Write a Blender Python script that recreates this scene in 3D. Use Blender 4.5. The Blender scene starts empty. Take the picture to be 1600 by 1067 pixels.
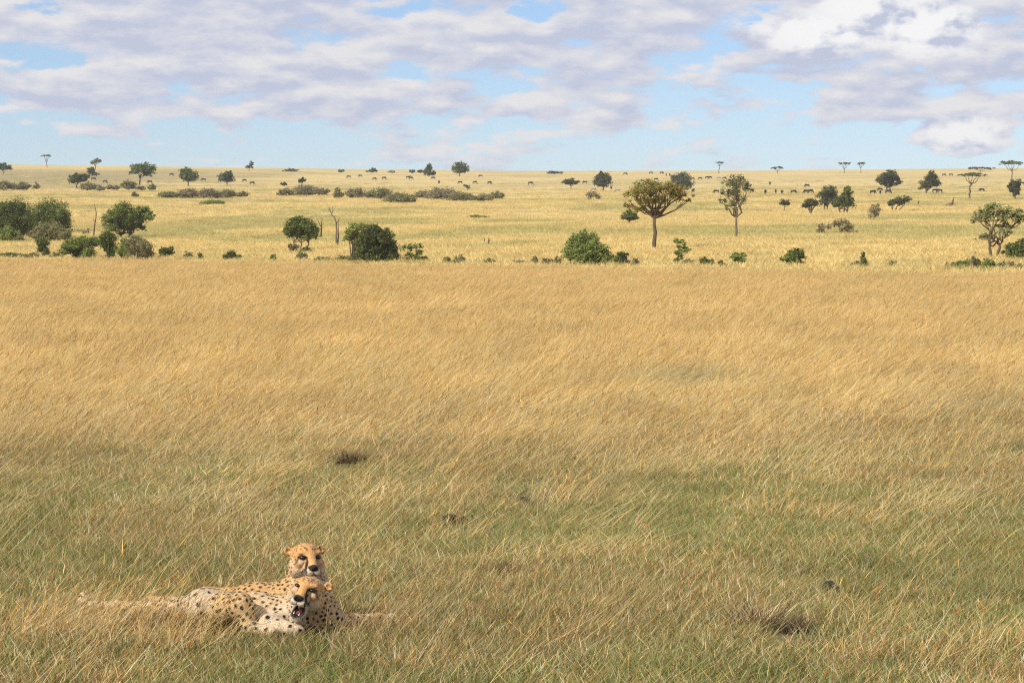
import bpy, math, random
import numpy as np
from mathutils import Vector, Matrix, noise as mnoise

sc = bpy.context.scene
COL = sc.collection
rng = np.random.default_rng(7)
random.seed(7)

# ------------------------------------------------------------------ camera
F_PX = 4537.0            # focal length in pixels of the 1600 px wide photograph
CAM_H = 1.8
HORIZON_V = 375.0        # row of the true (level) horizon
PITCH = math.atan((533.5 - HORIZON_V) / F_PX)
cam_d = bpy.data.cameras.new('camera')
cam_d.sensor_width = 36.0
cam_d.lens = 36.0 * F_PX / 1600.0
cam_d.clip_start = 0.1
cam_d.clip_end = 30000
cam = bpy.data.objects.new('camera', cam_d)
COL.objects.link(cam)
cam.location = (0, 0, CAM_H)
cam.rotation_euler = (math.pi / 2 - PITCH, 0, 0)
sc.camera = cam

# ------------------------------------------------------------------ node helper
class NT:
    def __init__(self, tree):
        self.t = tree
        self.n = tree.nodes
        self.l = tree.links
    def node(self, typ, **kw):
        nd = self.n.new(typ)
        for k, v in kw.items():
            setattr(nd, k, v)
        return nd
    def put(self, sock, v):
        if isinstance(v, bpy.types.NodeSocket):
            self.l.new(v, sock)
        else:
            sock.default_value = v
    def math(self, op, a, b=None, c=None, clamp=False):
        nd = self.node('ShaderNodeMath', operation=op, use_clamp=clamp)
        self.put(nd.inputs[0], a)
        if b is not None: self.put(nd.inputs[1], b)
        if c is not None: self.put(nd.inputs[2], c)
        return nd.outputs[0]
    def vmath(self, op, a, b=None):
        nd = self.node('ShaderNodeVectorMath', operation=op)
        self.put(nd.inputs[0], a)
        if b is not None: self.put(nd.inputs[1], b)
        return nd.outputs[0]
    def mix(self, fac, a, b, blend='MIX'):
        nd = self.node('ShaderNodeMix', data_type='RGBA', blend_type=blend)
        self.put(nd.inputs[0], fac)
        self.put(nd.inputs[6], a)
        self.put(nd.inputs[7], b)
        return nd.outputs[2]
    def noise(self, vec, scale, detail=4, rough=0.5, dist=0.0):
        nd = self.node('ShaderNodeTexNoise')
        nd.inputs['Scale'].default_value = scale
        nd.inputs['Detail'].default_value = detail
        nd.inputs['Roughness'].default_value = rough
        nd.inputs['Distortion'].default_value = dist
        if vec is not None: self.l.new(vec, nd.inputs['Vector'])
        return nd.outputs['Fac']
    def maprange(self, v, a, b, c=0.0, d=1.0, smooth=True):
        nd = self.node('ShaderNodeMapRange', interpolation_type='SMOOTHSTEP' if smooth else 'LINEAR')
        self.put(nd.inputs[0], v)
        for i, q in enumerate((a, b, c, d)):
            self.put(nd.inputs[i + 1], q)
        return nd.outputs[0]
    def comb(self, x, y, z):
        nd = self.node('ShaderNodeCombineXYZ')
        for i, q in enumerate((x, y, z)):
            self.put(nd.inputs[i], q)
        return nd.outputs[0]

# ------------------------------------------------------------------ sun and sky
SUN_EL = math.radians(38)
SUN_H = Vector((-0.74, -0.67)).normalized()
SUN_V = Vector((SUN_H.x * math.cos(SUN_EL), SUN_H.y * math.cos(SUN_EL), math.sin(SUN_EL)))
world = bpy.data.worlds.new('World')
sc.world = world
world.use_nodes = True
world.cycles.sampling_method = 'MANUAL'
world.cycles.sample_map_resolution = 256
world.node_tree.nodes.clear()
W = NT(world.node_tree)
sky = W.node('ShaderNodeTexSky', sky_type='NISHITA', sun_disc=False)
sky.sun_elevation = SUN_EL
sky.sun_rotation = math.atan2(SUN_H.x, SUN_H.y)
sky.altitude = 1600
sky.air_density = 1.0
sky.dust_density = 0.4
sky.ozone_density = 2.0
SKY_STRENGTH = 0.1
tc = W.node('ShaderNodeTexCoord')
sp = W.node('ShaderNodeSeparateXYZ')
W.l.new(tc.outputs['Generated'], sp.inputs[0])
dx, dy, dz = sp.outputs

def cloud_coords(xoff, zoff):
    z = W.math('MAXIMUM', W.math('ADD', dz, zoff), 0.0)
    k = W.math('DIVIDE', 1.0, W.math('ADD', z, 0.30))
    return W.comb(W.math('MULTIPLY', W.math('ADD', dx, xoff), k), W.math('MULTIPLY', dy, k), 3.7)

P0, P1 = cloud_coords(0.0, 0.0), cloud_coords(-0.002, 0.0036)
CL = dict(scale=11.5, detail=8, rough=0.56, dist=0.0)
D0, D1 = W.noise(P0, **CL), W.noise(P1, **CL)
big = W.noise(P0, 2.6, 2, 0.5)
# taller cumulus heads standing in the north-east and low in the east
def dir_of(u, v):
    d = Vector(((u - 800) / F_PX, (533.5 - v) / F_PX, -1.0))
    c, s = math.cos(PITCH), math.sin(PITCH)
    return Vector((d.x, c + d.y * s, -s + d.y * c)).normalized()
def lobe(u, v, su, sv):
    d = dir_of(u, v)
    a = W.math('DIVIDE', W.math('SUBTRACT', dx, d.x), su / F_PX)
    b = W.math('DIVIDE', W.math('SUBTRACT', dz, d.z), sv / F_PX)
    north = W.math('GREATER_THAN', dy, 0.0)
    r2 = W.math('ADD', W.math('MULTIPLY', a, a), W.math('MULTIPLY', b, b))
    return W.math('MULTIPLY', W.maprange(r2, 1.6, 0.0), north)
cum = W.math('MAXIMUM', lobe(1285, 52, 115, 38), lobe(1445, 40, 95, 52))
cum = W.math('MAXIMUM', cum, lobe(1340, 14, 72, 30))
cum = W.math('MAXIMUM', cum, W.math('MULTIPLY', lobe(1505, 212, 80, 32), 0.8))
hole = W.math('MAXIMUM', lobe(1180, 26, 60, 26), lobe(845, 14, 55, 24))
hole = W.math('MAXIMUM', hole, lobe(95, 100, 45, 15))

wobv = W.vmath('MULTIPLY', tc.outputs['Generated'], (1, 1, 1.25))
wob0 = W.noise(wobv, 62, 4, 0.52)
wob1 = W.noise(W.vmath('ADD', wobv, (-0.0022, 0, 0.0034)), 62, 4, 0.52)
dens = W.math('ADD', D0, W.math('MULTIPLY', cum, W.math('ADD', 0.12, W.math('MULTIPLY', W.math('SUBTRACT', wob0, 0.42), 0.9))))
strata = W.noise(W.comb(W.math('MULTIPLY', dx, 7.0), W.math('MULTIPLY', dy, 7.0), W.math('MULTIPLY', dz, 75.0)), 1.0, 3, 0.5)
dens = W.math('ADD', dens, W.math('MULTIPLY', W.math('SUBTRACT', strata, 0.5), 0.32))
dens = W.math('SUBTRACT', dens, W.math('MULTIPLY', hole, 0.16))
th = W.maprange(dz, 0.033, 0.047, 0.515, 0.365)
th = W.math('SUBTRACT', th, W.math('MULTIPLY', W.math('SUBTRACT', big, 0.5), 0.10))
over = W.math('SUBTRACT', dens, th)
mask = W.maprange(over, -0.01, W.math('SUBTRACT', 0.10, W.math('MULTIPLY', cum, 0.07)))
mask = W.math('MULTIPLY', mask, W.maprange(dz, 0.016, 0.036, 0.55, 0.96))
lit = W.math('MULTIPLY', W.math('SUBTRACT', D0, D1), 4.2)
lit = W.math('ADD', lit, W.math('MULTIPLY', W.math('SUBTRACT', W.noise(P0, 13, 5, 0.5), 0.5), 2.1))
lit = W.math('ADD', lit, W.math('MULTIPLY', cum, W.math('ADD', 0.42, W.math('MULTIPLY', W.math('SUBTRACT', wob0, wob1), 6.5))))
lit = W.math('ADD', lit, W.maprange(over, 0.16, 0.0, -0.04, 0.16))
lit = W.math('ADD', lit, W.math('MULTIPLY', W.math('SUBTRACT', strata, 0.5), 0.9))
lit = W.math('ADD', lit, 0.40, clamp=True)
c_dark = (5.45, 5.80, 7.20, 1)
c_lit = (8.10, 7.90, 8.00, 1)
ccol = W.mix(lit, c_dark, c_lit)
ccol = W.mix(W.math('MULTIPLY', W.math('MULTIPLY', cum, lit), 0.9), ccol, (9.8, 9.7, 9.6, 1))
skyc = W.mix(1.0, sky.outputs[0], (0.90, 0.98, 1.20, 1), 'MULTIPLY')
m2 = W.mix(mask, skyc, ccol)
bg = W.node('ShaderNodeBackground')
W.l.new(m2, bg.inputs['Color'])
bg.inputs['Strength'].default_value = SKY_STRENGTH
wo = W.node('ShaderNodeOutputWorld')
W.l.new(bg.outputs[0], wo.inputs['Surface'])

sun_d = bpy.data.lights.new('sun', 'SUN')
sun_d.energy = 5.0
sun_d.angle = math.radians(0.53)
sun_d.color = (1.0, 0.93, 0.82)
sun = bpy.data.objects.new('sun', sun_d)
COL.objects.link(sun)
sun.rotation_euler = SUN_V.to_track_quat('Z', 'Y').to_euler()

vs = sc.view_settings
vs.view_transform = 'Standard'
vs.look = 'None'
vs.gamma = 1.0
vs.exposure = 0.0
vs.use_curve_mapping = False
sc.cycles.pixel_filter_type = 'BLACKMAN_HARRIS'
sc.cycles.filter_width = 1.15
sc.cycles.use_denoising = False
sc.cycles.max_bounces = 6
sc.cycles.diffuse_bounces = 4
sc.cycles.transmission_bounces = 3
sc.cycles.transparent_max_bounces = 4

# ------------------------------------------------------------------ helpers
def at(u, v, Y):
    """point on the ray through photo pixel (u, v) at distance Y ahead of the camera"""
    d = Vector(((u - 800) / F_PX, (533.5 - v) / F_PX, -1.0))
    c, s = math.cos(PITCH), math.sin(PITCH)
    w = Vector((d.x, c + d.y * s, -s + d.y * c))
    w *= Y / w.y
    return Vector((w.x, w.y, w.z + CAM_H))

_lat = np.random.default_rng(11).random((256, 256))
def vnoise(x, y):
    x = np.asarray(x, float); y = np.asarray(y, float)
    xi = np.floor(x).astype(int); yi = np.floor(y).astype(int)
    fx = x - xi; fy = y - yi
    fx = fx * fx * (3 - 2 * fx); fy = fy * fy * (3 - 2 * fy)
    a = _lat[xi & 255, yi & 255]; b = _lat[(xi + 1) & 255, yi & 255]
    c = _lat[xi & 255, (yi + 1) & 255]; d = _lat[(xi + 1) & 255, (yi + 1) & 255]
    return (a * (1 - fx) + b * fx) * (1 - fy) + (c * (1 - fx) + d * fx) * fy
def fbm(x, y, o=3):
    s = 0; a = 0.5; t = 0
    for i in range(o):
        s = s + a * vnoise(x * 2 ** i + 17 * i, y * 2 ** i + 5 * i); t += a; a *= 0.5
    return s / t
def sstep(a, b, x):
    t = np.clip((np.asarray(x, float) - a) / (b - a), 0, 1)
    return t * t * (3 - 2 * t)

T_PTS = [-1e5, 0, 6, 14, 24, 40, 60, 110, 200, 400, 690, 960, 1120, 1190, 1260, 1500, 6000]
Z_PTS = [0, 0, -0.35, -0.62, -0.45, 0.10, 0.72, 1.87, 3.95, 8.5, 16.2, 25.4, 31.3, 33.8, 34.2, 33.4, 0]
def lip_t(x, y):
    xc = 75 * np.tanh(np.asarray(x, float) / 75)
    return np.asarray(y, float) - 160.1 + 1.667 * xc
def H(x, y):
    """height of the ground"""
    x = np.asarray(x, float); y = np.asarray(y, float)
    t = lip_t(x, y)
    xc = 75 * np.tanh(x / 75)
    tt = y - 160.1 + 1.667 * xc * (1 - sstep(0, 300, t))
    z = (np.interp(tt - 5, T_PTS, Z_PTS) + np.interp(tt, T_PTS, Z_PTS) + np.interp(tt + 5, T_PTS, Z_PTS)) / 3
    s = x / np.maximum(y, 300)
    u = 800 + F_PX * s
    rid = np.interp(u, [-800, 0, 400, 800, 1200, 1600, 2400], [4.4, 3.1, 1.5, 0.0, 0.25, 1.4, 2.4])
    z = z + rid * sstep(300, 1180, tt)
    z = z + (fbm(x / 60 + 40, y / 60 + 3) - 0.5) * 0.9 * sstep(90, 300, tt) * (1 - sstep(900, 1150, tt))
    z = z + (fbm(x / 7 + 3, y / 7 + 9) - 0.5) * 0.10 * sstep(18, 40, y) * (1 - sstep(-60, -20, t))
    return z

def ground_hit(u, v):
    """where the ray through photo pixel (u, v) meets the ground beyond the camera"""
    p = at(u, v, 1.0) - Vector((0, 0, CAM_H))
    Y = np.concatenate([np.arange(8, 60, .05), np.arange(60, 330, .25), np.arange(330, 1500, 1.0)])
    gap = CAM_H + p.z * Y - H(p.x * Y, Y)
    below = np.nonzero(gap < 0)[0]
    if len(below) == 0:
        k = 1262 + 160.1
    else:
        k = Y[below[0]]
    return Vector((p.x * k, k, float(H(p.x * k, k))))

def mesh_obj(name, verts, faces, mat=None, parent=None, cols=None, smooth=False, link=True):
    me = bpy.data.meshes.new(name)
    verts = np.asarray(verts, dtype=np.float32).reshape(-1, 3)
    if isinstance(faces, np.ndarray):
        n = faces.shape[1]
        me.vertices.add(len(verts)); me.vertices.foreach_set('co', verts.ravel())
        me.loops.add(faces.size); me.loops.foreach_set('vertex_index', faces.astype(np.int32).ravel())
        me.polygons.add(len(faces))
        me.polygons.foreach_set('loop_start', np.arange(0, faces.size, n, dtype=np.int32))
        me.polygons.foreach_set('loop_total', np.full(len(faces), n, dtype=np.int32))
        me.update(calc_edges=True)
    else:
        me.from_pydata([tuple(map(float, v)) for v in verts], [], faces)
        me.update()
    if cols is not None:
        at_ = me.color_attributes.new('Col', 'FLOAT_COLOR', 'POINT')
        c = np.ones((len(verts), 4), np.float32); c[:, :3] = cols
        at_.data.foreach_set('color', c.ravel())
    if smooth:
        me.polygons.foreach_set('use_smooth', np.ones(len(me.polygons), bool))
    if mat: me.materials.append(mat)
    o = bpy.data.objects.new(name, me)
    if link: COL.objects.link(o)
    if parent is not None: o.parent = parent
    return o

def tag(o, label, cat, group=None, kind=None):
    o['label'] = label
    if cat: o['category'] = cat
    if group: o['group'] = group
    if kind: o['kind'] = kind
    return o

def empty(name, loc):
    o = bpy.data.objects.new(name, None)
    o.empty_display_size = 0.2
    COL.objects.link(o)
    o.location = loc
    return o

def mat_new(name):
    m = bpy.data.materials.new(name)
    m.use_nodes = True
    m.node_tree.nodes.clear()
    return m, NT(m.node_tree)

def leaf_material(name, transl=0.3, gloss=0.0, rough=0.6, instancer=False, var=0.0):
    m, N = mat_new(name)
    a = N.node('ShaderNodeAttribute', attribute_name='Col')
    col = a.outputs['Color']
    if instancer:
        b = N.node('ShaderNodeAttribute', attribute_name='tint', attribute_type='INSTANCER')
        col = N.mix(1.0, col, b.outputs['Color'], 'MULTIPLY')
    d = N.node('ShaderNodeBsdfDiffuse'); N.put(d.inputs['Color'], col)
    t = N.node('ShaderNodeBsdfTranslucent'); N.put(t.inputs['Color'], col)
    mx = N.node('ShaderNodeMixShader'); mx.inputs[0].default_value = transl
    N.l.new(d.outputs[0], mx.inputs[1]); N.l.new(t.outputs[0], mx.inputs[2])
    res = mx.outputs[0]
    if gloss > 0:
        g = N.node('ShaderNodeBsdfGlossy'); g.inputs['Roughness'].default_value = rough
        g.inputs['Color'].default_value = (1, 1, 1, 1)
        m2 = N.node('ShaderNodeMixShader'); m2.inputs[0].default_value = gloss
        N.l.new(res, m2.inputs[1]); N.l.new(g.outputs[0], m2.inputs[2]); res = m2.outputs[0]
    o = N.node('ShaderNodeOutputMaterial'); N.l.new(res, o.inputs['Surface'])
    return m

# ------------------------------------------------------------------ terrain
def axis(parts):
    return np.unique(np.round(np.concatenate([np.arange(*p) for p in parts]), 3))
gx = axis([(-4000, -400, 300), (-400, -90, 20), (-90, 90, 2.0), (90, 400, 20), (400, 4001, 300)])
gy = axis([(-300, 0, 30), (0, 40, 1.0), (40, 100, 4), (100, 330, 1.5), (330, 700, 8), (700, 1700, 10), (1700, 6101, 200)])
XX, YY = np.meshgrid(gx, gy)
ZZ = H(XX, YY)
nx_, ny_ = len(gx), len(gy)
ii = np.arange(nx_ * ny_).reshape(ny_, nx_)
quads = np.stack([ii[:-1, :-1], ii[:-1, 1:], ii[1:, 1:], ii[1:, :-1]], -1).reshape(-1, 4)
gm, N = mat_new('savanna_ground')
geo = N.node('ShaderNodeNewGeometry')
pos = geo.outputs['Position']
sx = N.node('ShaderNodeSeparateXYZ'); N.l.new(pos, sx.inputs[0])
fine = N.noise(pos, 9.0, 6, 0.65)
mid = N.noise(pos, 0.9, 4, 0.55)
near = N.mix(N.maprange(mid, 0.35, 0.65), (0.15, 0.15, 0.055, 1), (0.26, 0.20, 0.10, 1))
near = N.mix(N.maprange(fine, 0.35, 0.7), N.mix(1.0, near, (0.6, 0.6, 0.6, 1), 'MULTIPLY'), near)
# the far slope: dry grass with greener and browner sweeps
p2 = N.vmath('MULTIPLY', pos, (0.035, 0.022, 0.0))
sweep = N.noise(p2, 1.0, 6, 0.6, 0.6)
p3 = N.vmath('MULTIPLY', pos, (0.30, 0.10, 0.0))
streak = N.noise(p3, 1.0, 6, 0.65)
hill = N.mix(N.maprange(sweep, 0.38, 0.62), (0.53, 0.415, 0.18, 1), (0.61, 0.47, 0.21, 1))
p4 = N.vmath('MULTIPLY', pos, (0.011, 0.008, 0.0))
green = N.noise(p4, 1.0, 5, 0.62, 0.4)
hill = N.mix(N.math('MULTIPLY', N.maprange(green, 0.50, 0.63), 0.75), hill, (0.40, 0.33, 0.145, 1))
hill = N.mix(N.math('MULTIPLY', N.maprange(streak, 0.42, 0.72), 0.40), hill, (0.40, 0.32, 0.14, 1))
speck = N.noise(N.vmath('MULTIPLY', pos, (1.2, 0.55, 0.0)), 1.0, 5, 0.7)
hill = N.mix(N.math('MULTIPLY', N.maprange(speck, 0.5, 0.75), 0.25), hill, (0.31, 0.25, 0.12, 1))
# cloud-shadow band painted as grey-brown colour in the upper left of the far slope
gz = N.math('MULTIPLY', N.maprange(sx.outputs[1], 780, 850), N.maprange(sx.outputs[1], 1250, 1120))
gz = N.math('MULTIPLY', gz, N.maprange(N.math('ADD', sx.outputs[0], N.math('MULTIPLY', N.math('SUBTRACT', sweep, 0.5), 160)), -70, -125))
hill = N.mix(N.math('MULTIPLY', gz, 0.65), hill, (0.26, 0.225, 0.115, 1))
# the strip of green in the hollow behind the edge of the near plain
lt = N.math('ADD', N.math('SUBTRACT', sx.outputs[1], 160.1), N.math('MULTIPLY', sx.outputs[0], 1.667))
hollow = N.math('MULTIPLY', N.maprange(lt, 0, 12), N.maprange(lt, 75, 25))
hill = N.mix(N.math('MULTIPLY', hollow, 0.55), hill, (0.25, 0.235, 0.075, 1))
isfar = N.maprange(lt, -8, 3)
gold = N.mix(N.maprange(mid, 0.3, 0.7), (0.44, 0.30, 0.11, 1), (0.52, 0.36, 0.14, 1))
near = N.mix(N.maprange(sx.outputs[1], 20, 60), near, gold)
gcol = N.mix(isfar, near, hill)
gb = N.node('ShaderNodeBsdfPrincipled')
N.l.new(gcol, gb.inputs['Base Color'])
gb.inputs['Roughness'].default_value = 0.95
gb.inputs['Specular IOR Level'].default_value = 0.1
bp = N.node('ShaderNodeBump'); bp.inputs['Strength'].default_value = 0.5; bp.inputs['Distance'].default_value = 0.25
N.l.new(speck, bp.inputs['Height']); N.l.new(bp.outputs[0], gb.inputs['Normal'])
o_ = N.node('ShaderNodeOutputMaterial'); N.l.new(gb.outputs[0], o_.inputs['Surface'])
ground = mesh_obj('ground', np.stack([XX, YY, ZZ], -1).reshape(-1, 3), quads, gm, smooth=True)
tag(ground, 'dry savanna plain rising beyond a shallow hollow to a long level ridge', None, kind='structure')
# ------------------------------------------------------------------ signed-distance modelling
class SDF:
    """smooth union of ellipsoids and tapered capsules on a grid, meshed by surface nets"""
    def __init__(self, lo, hi, h):
        self.lo = np.array(lo, float); self.h = h
        self.n = np.ceil((np.array(hi) - self.lo) / h).astype(int) + 1
        self.F = np.full(self.n, 0.2, np.float32)
        self.prims = []
    def _box(self, lo, hi):
        a = np.clip(np.floor((lo - self.lo) / self.h).astype(int), 0, self.n - 1)
        b = np.clip(np.ceil((hi - self.lo) / self.h).astype(int) + 1, 1, self.n)
        return a, b
    def _pts(self, a, b):
        g = [self.lo[i] + self.h * np.arange(a[i], b[i]) for i in range(3)]
        return np.stack(np.meshgrid(*g, indexing='ij'), -1)
    @staticmethod
    def d_cap(P, a, b, ra, rb):
        ab = b - a
        t = np.clip(((P - a) @ ab) / (ab @ ab + 1e-12), 0, 1)
        q = P - a - t[..., None] * ab
        return np.sqrt((q * q).sum(-1)) - (ra + (rb - ra) * t)
    @staticmethod
    def d_ell(P, c, r, R):
        q = (P - c) @ R
        k0 = np.sqrt(((q / r) ** 2).sum(-1)); k1 = np.sqrt(((q / (r * r)) ** 2).sum(-1)) + 1e-9
        return k0 * (k0 - 1) / k1
    def _apply(self, lo, hi, fn, k, sub):
        m = 3 * k + 0.03
        a, b = self._box(lo - m, hi + m)
        sl = tuple(slice(a[i], b[i]) for i in range(3))
        d = fn(self._pts(a, b)).astype(np.float32)
        f = self.F[sl]
        if sub:
            d = -d
            hh = np.clip(0.5 - 0.5 * (f - d) / k, 0, 1)
            self.F[sl] = f * (1 - hh) + d * hh + k * hh * (1 - hh)
        else:
            hh = np.clip(0.5 + 0.5 * (f - d) / k, 0, 1)
            self.F[sl] = f * (1 - hh) + d * hh - k * hh * (1 - hh)
    def cap(self, a, b, ra, rb, k=0.03, tone=0.0, zone=None):
        a = np.array(a, float); b = np.array(b, float); R = max(ra, rb)
        fn = lambda P: SDF.d_cap(P, a, b, ra, rb)
        self._apply(np.minimum(a, b) - R, np.maximum(a, b) + R, fn, k, False)
        self.prims.append((fn, tone, zone))
    def ell(self, c, r, R=None, k=0.02, tone=0.0, zone=None, sub=False):
        c = np.array(c, float); r = np.array(r, float)
        R = np.eye(3) if R is None else np.array(R, float)
        m = r.max()
        fn = lambda P: SDF.d_ell(P, c, r, R)
        self._apply(c - m, c + m, fn, k, sub)
        if not sub: self.prims.append((fn, tone, zone))
    def mesh(self):
        F = self.F; h = self.h
        ins = F < 0
        nx, ny, nz = F.shape
        cnt = np.zeros((nx - 1, ny - 1, nz - 1), np.int8)
        for i in (0, 1):
            for j in (0, 1):
                for k in (0, 1):
                    cnt += ins[i:nx - 1 + i, j:ny - 1 + j, k:nz - 1 + k]
        I, J, K = np.nonzero((cnt > 0) & (cnt < 8))
        idx = np.full(cnt.shape, -1, np.int64); idx[I, J, K] = np.arange(len(I))
        acc = np.zeros((len(I), 3)); w = np.zeros(len(I))
        cor = [(i, j, k) for i in (0, 1) for j in (0, 1) for k in (0, 1)]
        for p in cor:
            for ax in range(3):
                if p[ax]: continue
                q = list(p); q[ax] = 1
                fa = F[I + p[0], J + p[1], K + p[2]]; fb = F[I + q[0], J + q[1], K + q[2]]
                s = (fa < 0) != (fb < 0)
                t = np.where(s, fa / np.where(s, fa - fb, 1), 0)
                v = np.tile(np.array(p, float), (len(I), 1)); v[:, ax] += t
                acc[s] += v[s]; w[s] += 1
        V = self.lo + h * (np.stack([I, J, K], -1) + acc / w[:, None])
        faces = []
        for ax in range(3):
            o1, o2 = [(1, 2), (2, 0), (0, 1)][ax]
            sa = [slice(0, None)] * 3; sb = [slice(0, None)] * 3
            sa[ax] = slice(0, -1); sb[ax] = slice(1, None)
            ch = ins[tuple(sa)] != ins[tuple(sb)]
            e = np.stack(np.nonzero(ch), -1)
            lim = np.array(cnt.shape)
            ok = (e[:, o1] >= 1) & (e[:, o2] >= 1) & (e[:, o1] < lim[o1]) & (e[:, o2] < lim[o2])
            e = e[ok]
            flip = ~ins[tuple(e.T)]
            def cell(d1, d2):
                c = e.copy(); c[:, o1] -= d1; c[:, o2] -= d2
                return idx[tuple(c.T)]
            q = np.stack([cell(1, 1), cell(0, 1), cell(0, 0), cell(1, 0)], -1)
            q[flip] = q[flip][:, ::-1]
            faces.append(q)
        Fq = np.concatenate(faces)
        return V, Fq
    def tones(self, V, sharp=0.02):
        s = np.zeros(len(V)); w = np.zeros(len(V)) + 1e-9
        for fn, tone, zone in self.prims:
            e = np.exp(-np.maximum(fn(V), -0.02) / sharp * 1.5)
            s += e * tone; w += e
        return s / w

def rot(yaw, pitch, roll):
    """head pose; local axes: x to the viewer's right, y forward (nose), z up.  Rest pose looks at -Y."""
    y, p, r = map(math.radians, (yaw, pitch, roll))
    B = np.array([[1, 0, 0], [0, -1, 0], [0, 0, 1.0]])
    Rz = np.array([[math.cos(y), -math.sin(y), 0], [math.sin(y), math.cos(y), 0], [0, 0, 1]])
    Rx = np.array([[1, 0, 0], [0, math.cos(p), -math.sin(p)], [0, math.sin(p), math.cos(p)]])
    Ry = np.array([[math.cos(r), 0, math.sin(r)], [0, 1, 0], [-math.sin(r), 0, math.cos(r)]])
    return Rz @ Rx @ Ry @ B

def seg_dist(P, pts):
    d = np.full(len(P), 9.0)
    for a, b in zip(pts[:-1], pts[1:]):
        a = np.array(a); b = np.array(b); ab = b - a
        t = np.clip(((P - a) @ ab) / (ab @ ab), 0, 1)
        d = np.minimum(d, np.sqrt(((P - a - t[:, None] * ab) ** 2).sum(-1)))
    return d

def head_prims(S, c, R, mouth=0.0, flat=0.0):
    c = np.array(c)
    def L(x, y, z): return c + R @ np.array([x, y, z])
    def E(x, y, z, rx, ry, rz, k=0.018, sub=False, rr=None):
        S.ell(L(x, y, z), (rx, ry, rz), R if rr is None else R @ rr, k, 0.0, 'head', sub)
    E(0, -0.012, 0.020 - 0.010 * flat, 0.071, 0.082, 0.060 - 0.006 * flat, 0.03)
    E(0, 0.034, 0.040 - 0.013 * flat, 0.052, 0.042, 0.038 - 0.004 * flat)
    for s in (-1, 1):
        E(s * 0.047, 0.006, -0.032, 0.038, 0.050, 0.045)
        E(s * 0.036, 0.062, 0.041, 0.020, 0.015, 0.008, 0.012)
        E(s * 0.043, 0.055, -0.006, 0.019, 0.02, 0.017, 0.015)
        dn = 0.035 * flat * (s < 0)
        E(s * 0.077, -0.034 - dn, 0.044 - dn, 0.022, 0.012, 0.020, 0.012, rr=rot_y(s * 55))
        E(s * 0.081, -0.024 - dn, 0.047 - dn, 0.013, 0.008, 0.012, 0.004, True, rr=rot_y(s * 55))
    S.cap(L(0, 0.052, 0.034), L(0, 0.110, -0.020), 0.030, 0.021, 0.016, 0, 'head')
    E(0, 0.080, -0.036, 0.037, 0.045, 0.028, 0.016)
    for s in (-1, 1):
        E(s * 0.016, 0.110, -0.045, 0.022, 0.022, 0.019, 0.008)
    E(0, 0.1295, -0.0245, 0.0185, 0.011, 0.0125, 0.005)
    if mouth <= 0:
        E(0, 0.083, -0.068, 0.026, 0.034, 0.018, 0.010)
    else:
        S.cap(L(0, 0.015, -0.077), L(0, 0.072, -0.119), 0.037, 0.027, 0.014, 0, 'head')
        E(0, 0.092, -0.085, 0.0300, 0.054, 0.031, 0.005, True)
    E(0, -0.012, -0.05, 0.052, 0.055, 0.042, 0.03)
    for s in (-1, 1):
        E(s * 0.0365, 0.086, 0.020, 0.0145, 0.013, 0.0075, 0.006, True)

def rot_y(deg):
    r = math.radians(deg)
    return np.array([[math.cos(r), 0, math.sin(r)], [0, 1, 0], [-math.sin(r), 0, math.cos(r)]])

TAWNY = np.array((0.66, 0.455, 0.225))
PALE = np.array((0.70, 0.56, 0.37))
WHITE = np.array((0.64, 0.55, 0.42))
BLACK = np.array((0.018, 0.014, 0.011))

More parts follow.
